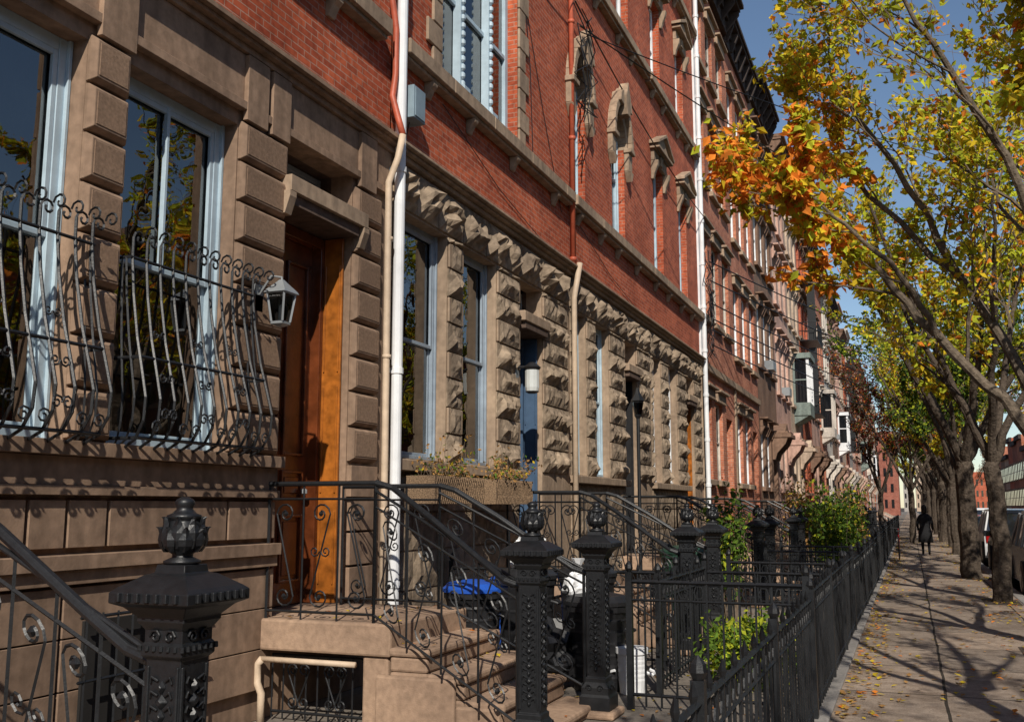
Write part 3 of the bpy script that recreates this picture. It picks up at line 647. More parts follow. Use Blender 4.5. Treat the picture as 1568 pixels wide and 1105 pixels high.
mb.tube([(x,y,0),(x,y,3.1)],.03,'iron',n=8); mb.lathe((x,y,3.1),[(.03,0),(.06,.05),(.095,.28),(.12,.3),(.05,.42),(.02,.52)],'iron',6); mb.lathe((x,y,3.1),[(.064,.07),(.098,.27)],'lantglass',6,cap=False)
mb.lathe((x,y,0),[(.12,0),(.1,.1),(.05,.4),(.035,.5)],'iron',8); mb.build('yard_lamp_post')
# ================================================================= fences
def fence(p0,p1,h=.95,sp=.13,name='iron_fence',posts=1.9):
    mb=MB(); A=Vector((*p0,0));B=Vector((*p1,0)); D=B-A; Ln=D.length; D/=Ln; nrm=Vector((-D.y,D.x,0))
    def bx(c,hw,z0,z1):
        j=Vector((R.gauss(0,.003),R.gauss(0,.003),0))
        mb.rings([[c+D*a*hw+nrm*b*hw+Vector((0,0,z0)) for a,b in((-1,-1),(1,-1),(1,1),(-1,1))],[c+j+D*a*hw+nrm*b*hw+Vector((0,0,z1)) for a,b in((-1,-1),(1,-1),(1,1),(-1,1))]],'iron')
    for z,r in ((.12,.014),(h-.17,.011),(h-.02,.018)): mb.tube([A+Vector((0,0,z)),B+Vector((0,0,z))],r,'iron',n=4)
    n=int(Ln/sp)
    for i in range(n+1):
        c=A+D*(Ln*i/n); bx(c,.0075,.03,h)
        if i%2==0: mb.lathe(c+Vector((0,0,h)),[(.008,-.02),(.018,.02),(.003,.07)],'iron',4)
        if i<n:
            cc=c+D*(sp*.5)+Vector((0,0,h-.095)); mb.tube([cc+D*.04*math.cos(t)+Vector((0,0,.055*math.sin(t))) for t in [q*math.pi/3 for q in range(7)]],.005,'iron',n=3,cap=False)
    m=max(1,int(Ln/posts))
    for i in range(m+1):
        c=A+D*(Ln*i/m); bx(c,.026,0,h+.06); mb.lathe(c+Vector((0,0,h+.06)),[(.02,0),(.036,.03),(.03,.06),(.005,.09)],'iron',8)
    mb.build(name)
fence((4.08,1.6),(4.08,8.3),sp=.15); fence((4.08,8.36),(4.08,14.3),1.0,.15); fence((4.08,14.36),(4.1,22.0)); fence((4.1,22.05),(4.1,40),1.0,.16); fence((4.1,40.1),(4.1,70),1.0,.25)
fence((2.62,8.3),(4.05,8.3),1.05); fence((2.6,13.4),(4.05,13.4)); fence((2.6,11.3),(4.05,11.3)); fence((2.7,9.0),(2.7,11.2),1.0); fence((2.6,17.0),(4.05,17.0)); fence((2.6,19.2),(4.05,19.2)); fence((2.6,24.8),(4.05,24.8),1.05); fence((.1,10.2),(2.6,10.2),1.0,.13)
for yy in (30,35.5,41): fence((2.6,yy),(4.05,yy),1.1,.13)
# ================================================================= ground
def sheet(name,x0,x1,y0,y1,z,k):
    mb=MB(); mb.face([(x0,y0,z),(x1,y0,z),(x1,y1,z),(x0,y1,z)],k); return mb.build(name)
sheet('ground',-900,900,-900,1500,-.16,'soil'); sheet('road',6.75,14.2,-60,400,-.13,'asphalt')
m,nt,b=nodes('sidewalk_slabs'); L=nt.links; M['slab']=m
tc=N(nt,'ShaderNodeTexCoord'); bt=N(nt,'ShaderNodeTexBrick')
nd=N(nt,'ShaderNodeTexNoise'); nd.inputs['Scale'].default_value=1.3; L.new(tc.outputs['Object'],nd.inputs['Vector'])
vm=N(nt,'ShaderNodeVectorMath',operation='SCALE'); vm.inputs['Scale'].default_value=.05; L.new(nd.outputs['Color'],vm.inputs[0])
va=N(nt,'ShaderNodeVectorMath',operation='ADD'); L.new(tc.outputs['Object'],va.inputs[0]); L.new(vm.outputs[0],va.inputs[1]); L.new(va.outputs[0],bt.inputs['Vector'])
bt.inputs['Scale'].default_value=1; bt.inputs['Brick Width'].default_value=1.27; bt.inputs['Row Height'].default_value=1.65; bt.inputs['Mortar Size'].default_value=.014; bt.offset=.0
bt.inputs['Color1'].default_value=(.48,.38,.3,1); bt.inputs['Color2'].default_value=(.31,.255,.21,1); bt.inputs['Mortar'].default_value=(.06,.05,.04,1)
def mulmap(out,scale,lo,p0,p1,det=8):
    n1=N(nt,'ShaderNodeTexNoise'); n1.inputs['Scale'].default_value=scale; n1.inputs['Detail'].default_value=det; n1.inputs['Roughness'].default_value=.7; L.new(tc.outputs['Object'],n1.inputs['Vector'])
    r=N(nt,'ShaderNodeValToRGB'); r.color_ramp.elements[0].position=p0; r.color_ramp.elements[1].position=p1; r.color_ramp.elements[0].color=lo; r.color_ramp.elements[1].color=(1,1,1,1); L.new(n1.outputs['Fac'],r.inputs['Fac'])
    mx=N(nt,'ShaderNodeMix',data_type='RGBA',blend_type='MULTIPLY'); mx.inputs[0].default_value=1; L.new(out,mx.inputs[6]); L.new(r.outputs[0],mx.inputs[7]); return mx.outputs[2]
o=mulmap(bt.outputs['Color'],1.7,(.58,.55,.53,1),.35,.62); o=mulmap(o,9,(.7,.68,.66,1),.35,.58); o=mulmap(o,70,(.65,.64,.62,1),.35,.58,3)
L.new(o,b.inputs['Base Color']); b.inputs['Roughness'].default_value=.9; b.inputs['Specular IOR Level'].default_value=.2
bp=N(nt,'ShaderNodeBump'); bp.inputs['Strength'].default_value=.5; bp.inputs['Distance'].default_value=.02; L.new(o,bp.inputs['Height']); L.new(bp.outputs['Normal'],b.inputs['Normal'])
mb=MB(); mb.box(4.0,6.55,-40,400,-.159,0,'slab'); mb.build('sidewalk')
mb=MB(); mb.box(0.0,3.998,-40,400,-.159,-.004,'yard'); mb.build('front_yard_paving')
mb=MB(); mb.box(6.552,6.75,-40,400,-.159,.012,'kerb'); mb.build('kerb',bevel=.02)
mb=MB(); mb.box(14.2,17.5,-60,400,-.159,0,'slab'); mb.build('far_sidewalk')
for yy in (6.3,13,19.7,26,32.5,39,45.5): sheet('tree_pit',5.95,6.54,yy-.55,yy+.55,.004,'soil')
mb=MB(); mb.box(3.98,4.18,1,70,.0,.035,'kerb'); mb.build('fence_coping',bevel=.01)
for i in range(34):
    y0=-30+i*6.0; k=R.choice(['brick','brick2','brick3','tan','choc']); hh=R.uniform(8.5,10.5)
    mb=MB(); mb.box(17.5,28,y0,y0+5.97,0,hh,k); mb.box(17.2,17.5,y0,y0+5.97,hh-.5,hh+.05,'cornice')
    for fl in range(2):
        for c in (1.1,3,4.9):
            mb.box(17.44,17.499,y0+c-.45,y0+c+.45,1.8+fl*3.2,3.7+fl*3.2,'carglass'); mb.box(17.38,17.5,y0+c-.55,y0+c+.55,1.65+fl*3.2,1.8+fl*3.2,'smoothst'); mb.box(17.4,17.5,y0+c-.55,y0+c+.55,3.7+fl*3.2,3.95+fl*3.2,'smoothst')
            mb.box(17.42,17.47,y0+c-.45,y0+c+.45,2.72+fl*3.2,2.78+fl*3.2,'white')
    mb.build('opposite_row_house')
for i,(x0,x1,hh,k,yy) in enumerate(((-6,3,16,'brick3',yend+25),(3,5.5,12,'grey',360),(7,10,22,'tan',380),(13,30,11,'brick',300))):
    mb=MB(); mb.box(x0,x1,yy,yy+20,0,hh,k)
    for fl in range(int(hh/3)):
        for q in range(int((x1-x0)/1.2)): mb.box(x0+.4+q*1.2,x0+.9+q*1.2,yy-.06,yy-.001,1.4+fl*3,3+fl*3,'carglass')
    mb.build('distant_building')
# ================================================================= trees
def leaf(mb,p,s,i,rr):
    d=Vector((rr.gauss(0,1),rr.gauss(0,1),rr.gauss(-.5,.8))).normalized(); u=d.orthogonal().normalized()
    u=(Matrix.Rotation(rr.uniform(0,6.28),3,d)@u); w=d.cross(u)
    b=len(mb.v); t=p+d*s; m=p+d*s*.45
    mb.v+= [tuple(p),tuple(m+u*s*.3+w*s*.12),tuple(t),tuple(m-u*s*.3+w*s*.12)]
    mb.f+= [(b,b+1,b+2),(b,b+2,b+3)]; mb.m+= [i,i]
def grow(mb,p,d,L_,r,lev,maxlev,rr,leaffn,trop=.12,n=5,kids=(4,6),spread=.8):
    pts=[p]; q=p.copy(); dd=d.copy()
    for i in range(n):
        dd=(dd+Vector((rr.gauss(0,.17),rr.gauss(0,.17),rr.gauss(0,.12)+trop*.5))).normalized(); q=q+dd*(L_/n)
        if mb.clip and not mb.clip(q): break
        pts.append(q.copy())
    if len(pts)<2: return
    n=len(pts)-1
    mb.tube(pts,r,mb.bark if lev<2 else 'twig',max(r*.35,.003),n=(8 if lev==0 else 5 if lev<2 else 3),cap=False)
    if lev<maxlev:
        k=rr.randint(*kids)
        for j in range(k):
            t=(j+1+rr.uniform(-.3,.3))/(k)*.85+.12; t=min(t,.98); idx=t*n; a=int(idx); a=min(a,n-1); pp=pts[a].lerp(pts[a+1],idx-a)
            ax=(pts[a+1]-pts[a]).normalized(); o=Matrix.Rotation(rr.uniform(0,6.28),3,ax)@ax.orthogonal().normalized()
            nd=(ax+o*rr.uniform(.5,1.)*spread+Vector((0,0,.15))).normalized()
            grow(mb,pp,nd,L_*rr.uniform(.42,.62),max(r*.5,.0035),lev+1,maxlev,rr,leaffn,trop,max(3,n-1),kids,spread)
    if lev>=maxlev-1: leaffn(mb,pts,rr,lev)
def guided(mb,limbs,rr,leaffn,maxlev=3,kids=(5,7),sub=.45,per=1.6):
    for pts,r0,r1 in limbs:
        P_=[Vector(p) for p in pts]
        for _ in range(2):
            Q=[P_[0]]
            for a,b in zip(P_,P_[1:]): Q+= [a.lerp(b,.25),a.lerp(b,.75)]
            Q.append(P_[-1]); P_=Q
        P_=[p+Vector((rr.gauss(0,.02),rr.gauss(0,.02),rr.gauss(0,.02))) for p in P_]
        mb.tube(P_,r0,mb.bark,r1,n=9,cap=False)
        tot=sum((b-a).length for a,b in zip(P_,P_[1:])); k=int(tot*per)
        for j in range(k):
            f=.3+.7*(j+rr.random())/k; s_=f*(len(P_)-1); a=min(int(s_),len(P_)-2); pp=P_[a].lerp(P_[a+1],s_-a); ax=(P_[a+1]-P_[a]).normalized()
            if pp.z<2.6: continue
            o=Matrix.Rotation(rr.uniform(0,6.28),3,ax)@ax.orthogonal().normalized(); r_=r0+(r1-r0)*f
            grow(mb,pp,(ax*.9+o*rr.uniform(.5,1.)+Vector((0,0,.2))).normalized(),tot*sub*rr.uniform(.5,.9),max(r_*.45,.012),1,maxlev,rr,leaffn,.1,5,kids)
def mkleaf(pal,size,per,prob=lambda p:1.,sz=lambda p:1.):
    def fn(mb,pts,rr,lev):
        for i in range(per):
            a=rr.randrange(len(pts)-1); p=pts[a].lerp(pts[a+1],rr.random())+Vector((rr.gauss(0,.05),rr.gauss(0,.05),rr.gauss(0,.05)))
            if rr.random()<prob(p): leaf(mb,p,size*sz(p)*rr.uniform(.6,1.25),mb.mi(pal(p,rr)),rr)
    return fn
rr=random.Random(5)
def pal_near(p,rr):
    if 4.0<p.z<6.9 and rr.random()<.8*min(1,max(0,(4.9-p.x)))*(1 if noise.noise(p*1.1)>-.15 else .35): return 'orange' if rr.random()<.7 else 'yellow'
    q=rr.random()
    return 'ygreen' if q<.5 else 'yellow' if q<.9 else 'orange'
def prob_near(p):
    b_=.55+.9*noise.noise(p*1.3)
    if p.x<4.5: return min(1,max(.25,b_+.25))
    return min(1,max(.12,b_))*(.5+.5*min(1,max(0,(p.z-4.6)/1.2)))
mb=MB(); mb.nonorm=True
mb.clip=lambda p: p.x>2.75+max(0,(4.4-p.z))*.8 and (p.x>3.2 or p.z<7.2 or p.y>12)
lf=mkleaf(pal_near,.112,18,prob_near,lambda p:1.25 if p.x<4.6 and p.z<6.5 else 1.)
limbs=[([(6.75,12.9,0),(6.72,12.9,1.2),(6.6,12.9,2.0)],.17,.14),
 ([(6.6,12.9,1.95),(6.0,12.9,2.75),(5.3,12.8,3.6),(4.75,12.7,4.4),(4.2,12.5,4.95),(3.6,12.3,5.4)],.085,.015),
 ([(6.6,12.9,1.95),(6.2,13.2,3.2),(5.6,13.2,4.4),(5.0,13.0,5.8),(4.2,12.7,7.0)],.09,.015),
 ([(6.6,12.9,1.95),(6.6,12.5,3.4),(6.3,12.2,5),(5.6,11.8,6.4),(5.0,11.5,7.6)],.09,.015),
 ([(6.6,12.9,1.95),(6.9,13.3,3.6),(6.9,13.8,5.4),(6.5,14,7.5)],.08,.015),
 ([(6.6,12.9,1.95),(7.4,12.9,3.4),(8.2,12.8,4.8),(8.8,12.6,6.3)],.08,.015),
 ([(6.3,12.3,4.6),(6.4,11.4,5.4),(6.3,10.6,6.0),(6.1,10.0,6.3)],.045,.01),
 ([(5.3,12.8,3.6),(5.0,12.2,4.2),(4.4,11.8,4.8),(3.9,11.4,5.3)],.045,.01),
 ([(5.6,13.2,4.4),(4.8,13.4,5.4),(4.2,13.5,6.2),(3.6,13.4,6.8)],.05,.01)]
guided(mb,limbs,rr,lf,3,(4,5),.36,1.6)
mb.build('callery_pear_tree')
rr=random.Random(15); mb=MB(); mb.nonorm=True; mb.clip=lambda p: p.x>5.9+max(0,(5.2-p.z))*.4  # tree added off frame so its shadow dapples the sidewalk
lf=mkleaf(lambda p,r:'yellow' if r.random()<.5 else 'ygreen',.11,4)
limbs=[([(6.42,6.3,0),(6.5,6.3,1.6),(6.7,6.35,3.0)],.15,.12),([(6.7,6.35,2.9),(7.4,6.9,4.3),(7.9,7.3,5.8),(8.3,7.5,7.0)],.08,.015),([(6.7,6.35,2.9),(6.6,5.6,4.4),(6.9,4.7,5.8),(7.2,4,7)],.08,.015),([(6.7,6.35,2.9),(7.8,5.8,4.6),(9,5.2,6.4)],.08,.015),([(6.7,6.35,2.9),(6.6,7,4.6),(6.6,7.4,6.6),(6.8,7.6,7.8)],.07,.015)]
guided(mb,limbs,rr,lf,3,(4,4),.3,1.2); mb.build('callery_pear_tree')
def generic_tree(name,seed,pal,locs,h=8.5,tr=.17,per=7,size=.12,dense=(4,5),lean=(0,0)):
    rr=random.Random(seed); mb=MB(); mb.nonorm=True; mb.bark='barkd'
    lf=mkleaf(pal,size,per,lambda p:min(1,max(.1,.65+1.1*noise.noise(p*.9+Vector((seed,0,0))))) if per>2 else 1)
    fz=rr.uniform(2.3,2.9); limbs=[([(0,0,-.1),(lean[0]*.3+.05,lean[1]*.3,fz*.5),(lean[0],lean[1],fz)],tr,tr*.8)]
    n=5
    for i in range(n):
        a=i*2*math.pi/n+rr.uniform(-.3,.3); R_=rr.uniform(1.6,2.7); ht=rr.uniform(.75,1)*h
        limbs.append(([(lean[0],lean[1],fz-.05),(lean[0]+math.cos(a)*R_*.3,lean[1]+math.sin(a)*R_*.3,fz+(ht-fz)*.3),(lean[0]+math.cos(a)*R_*.7,lean[1]+math.sin(a)*R_*.7,fz+(ht-fz)*.62),(lean[0]+math.cos(a)*R_,lean[1]+math.sin(a)*R_,ht)],tr*.5,.015))
    guided(mb,limbs,rr,lf,3,dense,.36,1.2)
    for j,l in enumerate(locs):
        if j==0: o=mb.build(name,loc=l[:3]); me=o.data
        else: o=bpy.data.objects.new(name,me); S.collection.objects.link(o); o.location=l[:3]
        o.rotation_euler=(0,0,l[3]); o.scale=(l[4],)*3
palY=lambda p,r:('yellow' if r.random()<.5 else 'ygreen' if r.random()<.85 else 'orange')
palG=lambda p,r:('ygreen' if r.random()<.55 else 'green' if r.random()<.5 else 'yellow')
palD=lambda p,r:('dgreen' if r.random()<.4 else 'green' if r.random()<.6 else 'ygreen')
palR=lambda p,r:('red' if r.random()<.6 else 'dgreen' if r.random()<.7 else 'orange')
generic_tree('street_tree',21,palY,[(6.25,19.7,0,0,1.0),(6.4,45.5,0,2,1.0),(15.2,20,0,1,1.0),(15.2,40,0,4,1.0),(6.3,90,0,1,1.2)],per=16,size=.13)
generic_tree('street_tree',33,palG,[(6.1,26,0,1.2,1.0),(6.3,52,0,.3,1.05),(15.3,30,0,2,1.0),(6.3,66,0,3.3,1.05),(6.3,110,0,3,1.2)],tr=.24,per=17,size=.14)
generic_tree('street_tree',45,palD,[(6.3,32.5,0,2.2,1.0),(6.3,39,0,4.3,1.0),(6.3,59,0,5,1.0),(15.3,52,0,2,1.0),(6.3,75,0,1,1.1),(6.3,135,0,4,1.2)],per=18,size=.14)
generic_tree('plum_tree',51,palR,[(4.9,50,0,1,.95),(3.4,58,0,3,.95),(15.2,62,0,2,1.0),(14.9,78,0,1,1.1),(15.4,10,0,4,.9),(7,100,0,2,1.1),(12.5,150,0,2,1.1)],per=14,size=.13)
generic_tree('bare_tree',61,palY,[(7.3,.6,0,.8,.95)],per=1)
generic_tree('orange_tree',71,lambda p,r:('orange' if r.random()<.7 else 'yellow'),[(15.6,3,0,0,1.0),(15.5,15,0,2,.95),(15.3,70,0,2,.95)],per=12,size=.13)
def shrub(name,c,rad,h,n,pal,size=.07,stems=14,seed=1):
    rr=random.Random(seed); mb=MB(); mb.nonorm=True
    for s_ in range(stems):
        a=rr.uniform(0,6.28); q=rr.uniform(.1,1); tip=Vector((c[0]+math.cos(a)*rad*q,c[1]+math.sin(a)*rad*q,c[2]+h*rr.uniform(.45,1.05))); b0=Vector((c[0]+math.cos(a)*rad*.2,c[1]+math.sin(a)*rad*.2,c[2]))
        md=b0.lerp(tip,.5)+Vector((0,0,h*.12)); pts=[b0,b0.lerp(md,.5),md,md.lerp(tip,.5),tip]; mb.tube(pts,.008,'twig',.003,n=3,cap=False)
        for i in range(n):
            f=rr.uniform(.25,1)*(len(pts)-1); k=min(int(f),3); p=pts[k].lerp(pts[k+1],f-k)+Vector((rr.gauss(0,rad*.14),rr.gauss(0,rad*.14),rr.gauss(0,rad*.12))); leaf(mb,p,size*rr.uniform(.6,1.3),mb.mi(pal(p,rr)),rr)
    mb.build(name)
palS=lambda p,r:('green' if r.random()<.5 else 'dgreen' if r.random()<.75 else 'ygreen')
palL=lambda p,r:('ygreen' if r.random()<.35 else 'green')
palDry=lambda p,r:('dry' if r.random()<.65 else 'yellow' if r.random()<.3 else 'green')
shrub('yard_shrub',(3.3,9.6,0),.55,.6,60,palL,.07,30,2)
shrub('yard_shrub',(3.2,10.5,0),.45,.6,50,palL,.07,22,3)
shrub('tall_bush',(3.6,20.5,0),.6,2.1,90,palS,.09,26,4)
shrub('tall_bush',(3.2,23,0),.7,1.9,90,palS,.09,24,5)
shrub('climbing_rose_bush',(2.3,15.2,0),.45,2.0,60,palS,.09,20,6)
shrub('tall_bush',(3.3,28,0),.7,2.1,90,palDry,.1,24,7)
shrub('potted_shrub',(2.2,27,0),.6,2.4,70,palDry,.1,24,8)
for (a,b) in ((9.0,10.25),(10.6,11.75)):
    mb=MB(); mb.nonorm=True; zt=1.96; mb.box(.14,.46,a,b,zt-.28,zt,'mulch'); mb.box(.17,.43,a+.03,b-.03,zt-.02,zt+.005,'soil')
    for i in range(26):
        y=a+(b-a)*(i+.5)/26; mb.tube([(.465,y,zt-.28),(.475,y+.02,zt-.18),(.465,y,zt-.08),(.475,y+.02,zt)],.008,'mulch',n=4)
    rr=random.Random(int(a*10))
    for s_ in range(60):
        y=rr.uniform(a+.05,b-.05); x=rr.uniform(.2,.42); tip=Vector((x+rr.gauss(.05,.08),y+rr.gauss(0,.1),zt+abs(rr.gauss(.16,.12)))); mb.tube([(x,y,zt-.02),tip],.004,'twig',.002,n=3,cap=False)
        for q in range(6): leaf(mb,Vector((x,y,zt-.02)).lerp(tip,rr.uniform(.3,1.1))+Vector((rr.gauss(0,.03),rr.gauss(0,.03),0)),.05,mb.mi(palDry(None,rr)),rr)
    mb.build('window_box_planter')
rr=random.Random(99); mb=MB(); mb.nonorm=True
def fleaf(x,y,z,s):
    p=Vector((x,y,z)); a=rr.uniform(0,6.28); d=Vector((math.cos(a),math.sin(a),rr.uniform(0,.3))); u=Vector((-math.sin(a),math.cos(a),rr.uniform(0,.35)))
    b0=len(mb.v); mb.v+= [tuple(p),tuple(p+d*s*.5+u*s*.35),tuple(p+d*s),tuple(p+d*s*.5-Vector((u.x,u.y,-u.z))*s*.35)]
    k=mb.mi(rr.choice(['yellow','dry','dry','orange','yellow','dry'])); mb.f+= [(b0,b0+1,b0+2),(b0,b0+2,b0+3)]; mb.m+= [k,k]
for i in range(5200):
    q=rr.random(); x=4.2+abs(rr.gauss(0,.22)) if q<.38 else 6.5-abs(rr.gauss(0,.35)) if q<.75 else rr.uniform(4.2,6.5); y=4+56*rr.random()**1.3
    if 4.1<x<6.55 and noise.noise((x*1.2,y*.8,3))>-.22: fleaf(x,y,.01,rr.uniform(.035,.09))
for i in range(700):
    x=rr.uniform(.3,3.9); y=rr.uniform(5,20); z=.005
    if 6.78<y<8.1 and x<2.4: z=.79 if x<1.2 else .79-.17*(int((x-1.2)/.3)+1)
    fleaf(x,y,max(z,.005),rr.uniform(.035,.07))
mb.build('fallen_leaves')
# ================================================================= bins, bags
def bin_(name,x,y,k,h=.95,r=.28,lid=True,lk=None):
    mb=MB(); n=20; prof=[(r*.8,0),(r*.82,.04)]
    for i in range(6): z=.1+i*(h-.15)/6; prof+= [(r*(.84+.13*z/h),z),(r*(.86+.13*z/h),z+.02),(r*(.84+.13*z/h),z+.04)]
    prof+= [(r,h-.06),(r*1.06,h-.05),(r*1.06,h)]
    mb.lathe((0,0,0),prof,k,n)
    if lid: mb.lathe((0,0,0),[(r*1.1,h+.005),(r*1.1,h+.04),(r*.9,h+.09),(r*.3,h+.12),(.02,h+.125)],lk or k,n)
    for s in (-1,1): mb.tube([(s*r*1.0,-.08,h-.2),(s*(r+.06),-.06,h-.22),(s*(r+.06),.06,h-.22),(s*r,.08,h-.2)],.014,k,n=5)
    mb.build(name,loc=(x,y,0))
bin_('trash_can',1.3,9.35,'black'); bin_('trash_can',1.75,9.9,'black'); bin_('trash_can',.8,9.2,'black',.82,lk='blueplastic'); bin_('trash_can',2.1,9.1,'black',.75)
bin_('green_bin',1.9,14.1,'greenplastic',1.0,.35); bin_('recycling_bin',.7,10.6,'blueplastic',.8)
bin_('white_bucket',2.45,9.0,'white',.4,.14,False)
def blob(name,c,rx,ry,rz,k,seed):
    mb=MB(); rs=[]
    for i in range(1,16):
        a=math.pi*i/16; ring=[]
        for q in range(26):
            b=q*2*math.pi/26; d=Vector((math.sin(a)*math.cos(b),math.sin(a)*math.sin(b),-math.cos(a))); f=1+.3*noise.noise(d*2.5+Vector((seed,0,0)))+.22*noise.noise(d*6+Vector((0,seed,0))); ring.append((c[0]+rx*d.x*f,c[1]+ry*d.y*f,c[2]+rz*d.z*f))
        rs.append(ring)
    mb.rings(rs,k); mb.lathe((c[0],c[1],c[2]+rz*.9),[(.05,0),(.02,.06),(.07,.14)],k,7); mb.build(name)
blob('trash_bag',(1.35,9.3,1.16),.19,.17,.2,'white',3); blob('trash_bag',(1.9,9.15,.9),.14,.14,.14,'white',8); blob('trash_bag',(1.6,8.9,.3),.3,.28,.32,'black',5)
# ================================================================= cars
def car(x,y,k,suv=True,face=1):
    e=empty('parked_car',(x,y,-.13)); W=.92; h=1.72 if suv else 1.45
    mb=MB()
    prof=[(-2.3,.35),(-2.33,.6),(-2.3,.95),(-2.2,1.02),(1.1,.98),(1.5,.95),(2.1,.82),(2.3,.68),(2.33,.4),(2.2,.28),(-2.2,.28)]
    def ring(xx,sc): return [(xx,p[0]*sc*face,p[1]) for p in prof]
    mb.rings([ring(-W*.93,.96),ring(-W,.99),ring(0,1.0),ring(W,.99),ring(W*.93,.96)],k)
    mb.build('body',bevel=.05,seg=3).parent=e
    g=MB()
    def sec(z,f,b,w): return [(-w,b*face,z),(w,b*face,z),(w,f*face,z),(-w,f*face,z)]
    fr=(-2.22,1.05) if suv else (-1.8,1.0); 
    g.rings([sec(.97,fr[1],fr[0],W*.95),sec(h-.1,fr[1]-.75,fr[0]+.25,W*.78)],'carglass'); 
    g.rings([sec(h-.1,fr[1]-.73,fr[0]+.22,W*.8),sec(h-.02,fr[1]-.85,fr[0]+.35,W*.74),sec(h,fr[1]-1.1,fr[0]+.6,W*.6)],k)
    for sx in (-1,1):
        for (yb,yt) in ((fr[1],fr[1]-.75),(.05,.0),(-1.05,-1.05),(fr[0],fr[0]+.25)):
            g.tube([(sx*W*.955,yb*face,.97),(sx*W*.79,yt*face,h-.08)],.035,k,n=5)
        g.box(sx*W*.98,sx*(W+.16),.62*face,.8*face,1.0,1.15,k)
        g.box(sx*W*.6,sx*W*.93,(-2.335)*face,(-2.25)*face,.72,.95,'tail'); g.box(sx*W*.55,sx*W*.93,2.2*face,2.335*face,.6,.74,'lampglass')
    g.box(-.26,.26,-2.35*face,-2.3*face,.55,.68,'white'); g.box(-W*.9,W*.9,-2.38*face,-2.28*face,.33,.5,'black')
    g.build('cabin_and_lights',bevel=.01).parent=e
    w=MB()
    for sx in (-1,1):
        for yy in (-1.4,1.4):
            n=20
            def rg(xx,r): return [(xx,yy+r*math.cos(q*2*math.pi/n),.34+r*math.sin(q*2*math.pi/n)) for q in range(n)]
            w.rings([rg(sx*(W-.22),.33),rg(sx*(W+.0),.34),rg(sx*(W+.02),.3)],'black'); w.rings([rg(sx*(W+.018),.22),rg(sx*(W+.03),.2),rg(sx*(W+.01),.05)],'carsilver')
            w.rings([rg(sx*(W-.1),.4),rg(sx*(W+.004),.4)],'black')
    w.build('wheels').parent=e
car(7.72,23.4,'carsilver',True); car(7.72,29.2,'carblack',True); car(7.75,35.4,'carwhite',True); car(7.8,41.5,'carblack',False); car(7.8,47.5,'carred',False); car(7.8,55,'carwhite',True); car(7.8,61,'carsilver'); car(13.2,30,'carsilver',False,-1); car(13.2,40,'carred',False,-1); car(7.8,68,'carwhite',False)
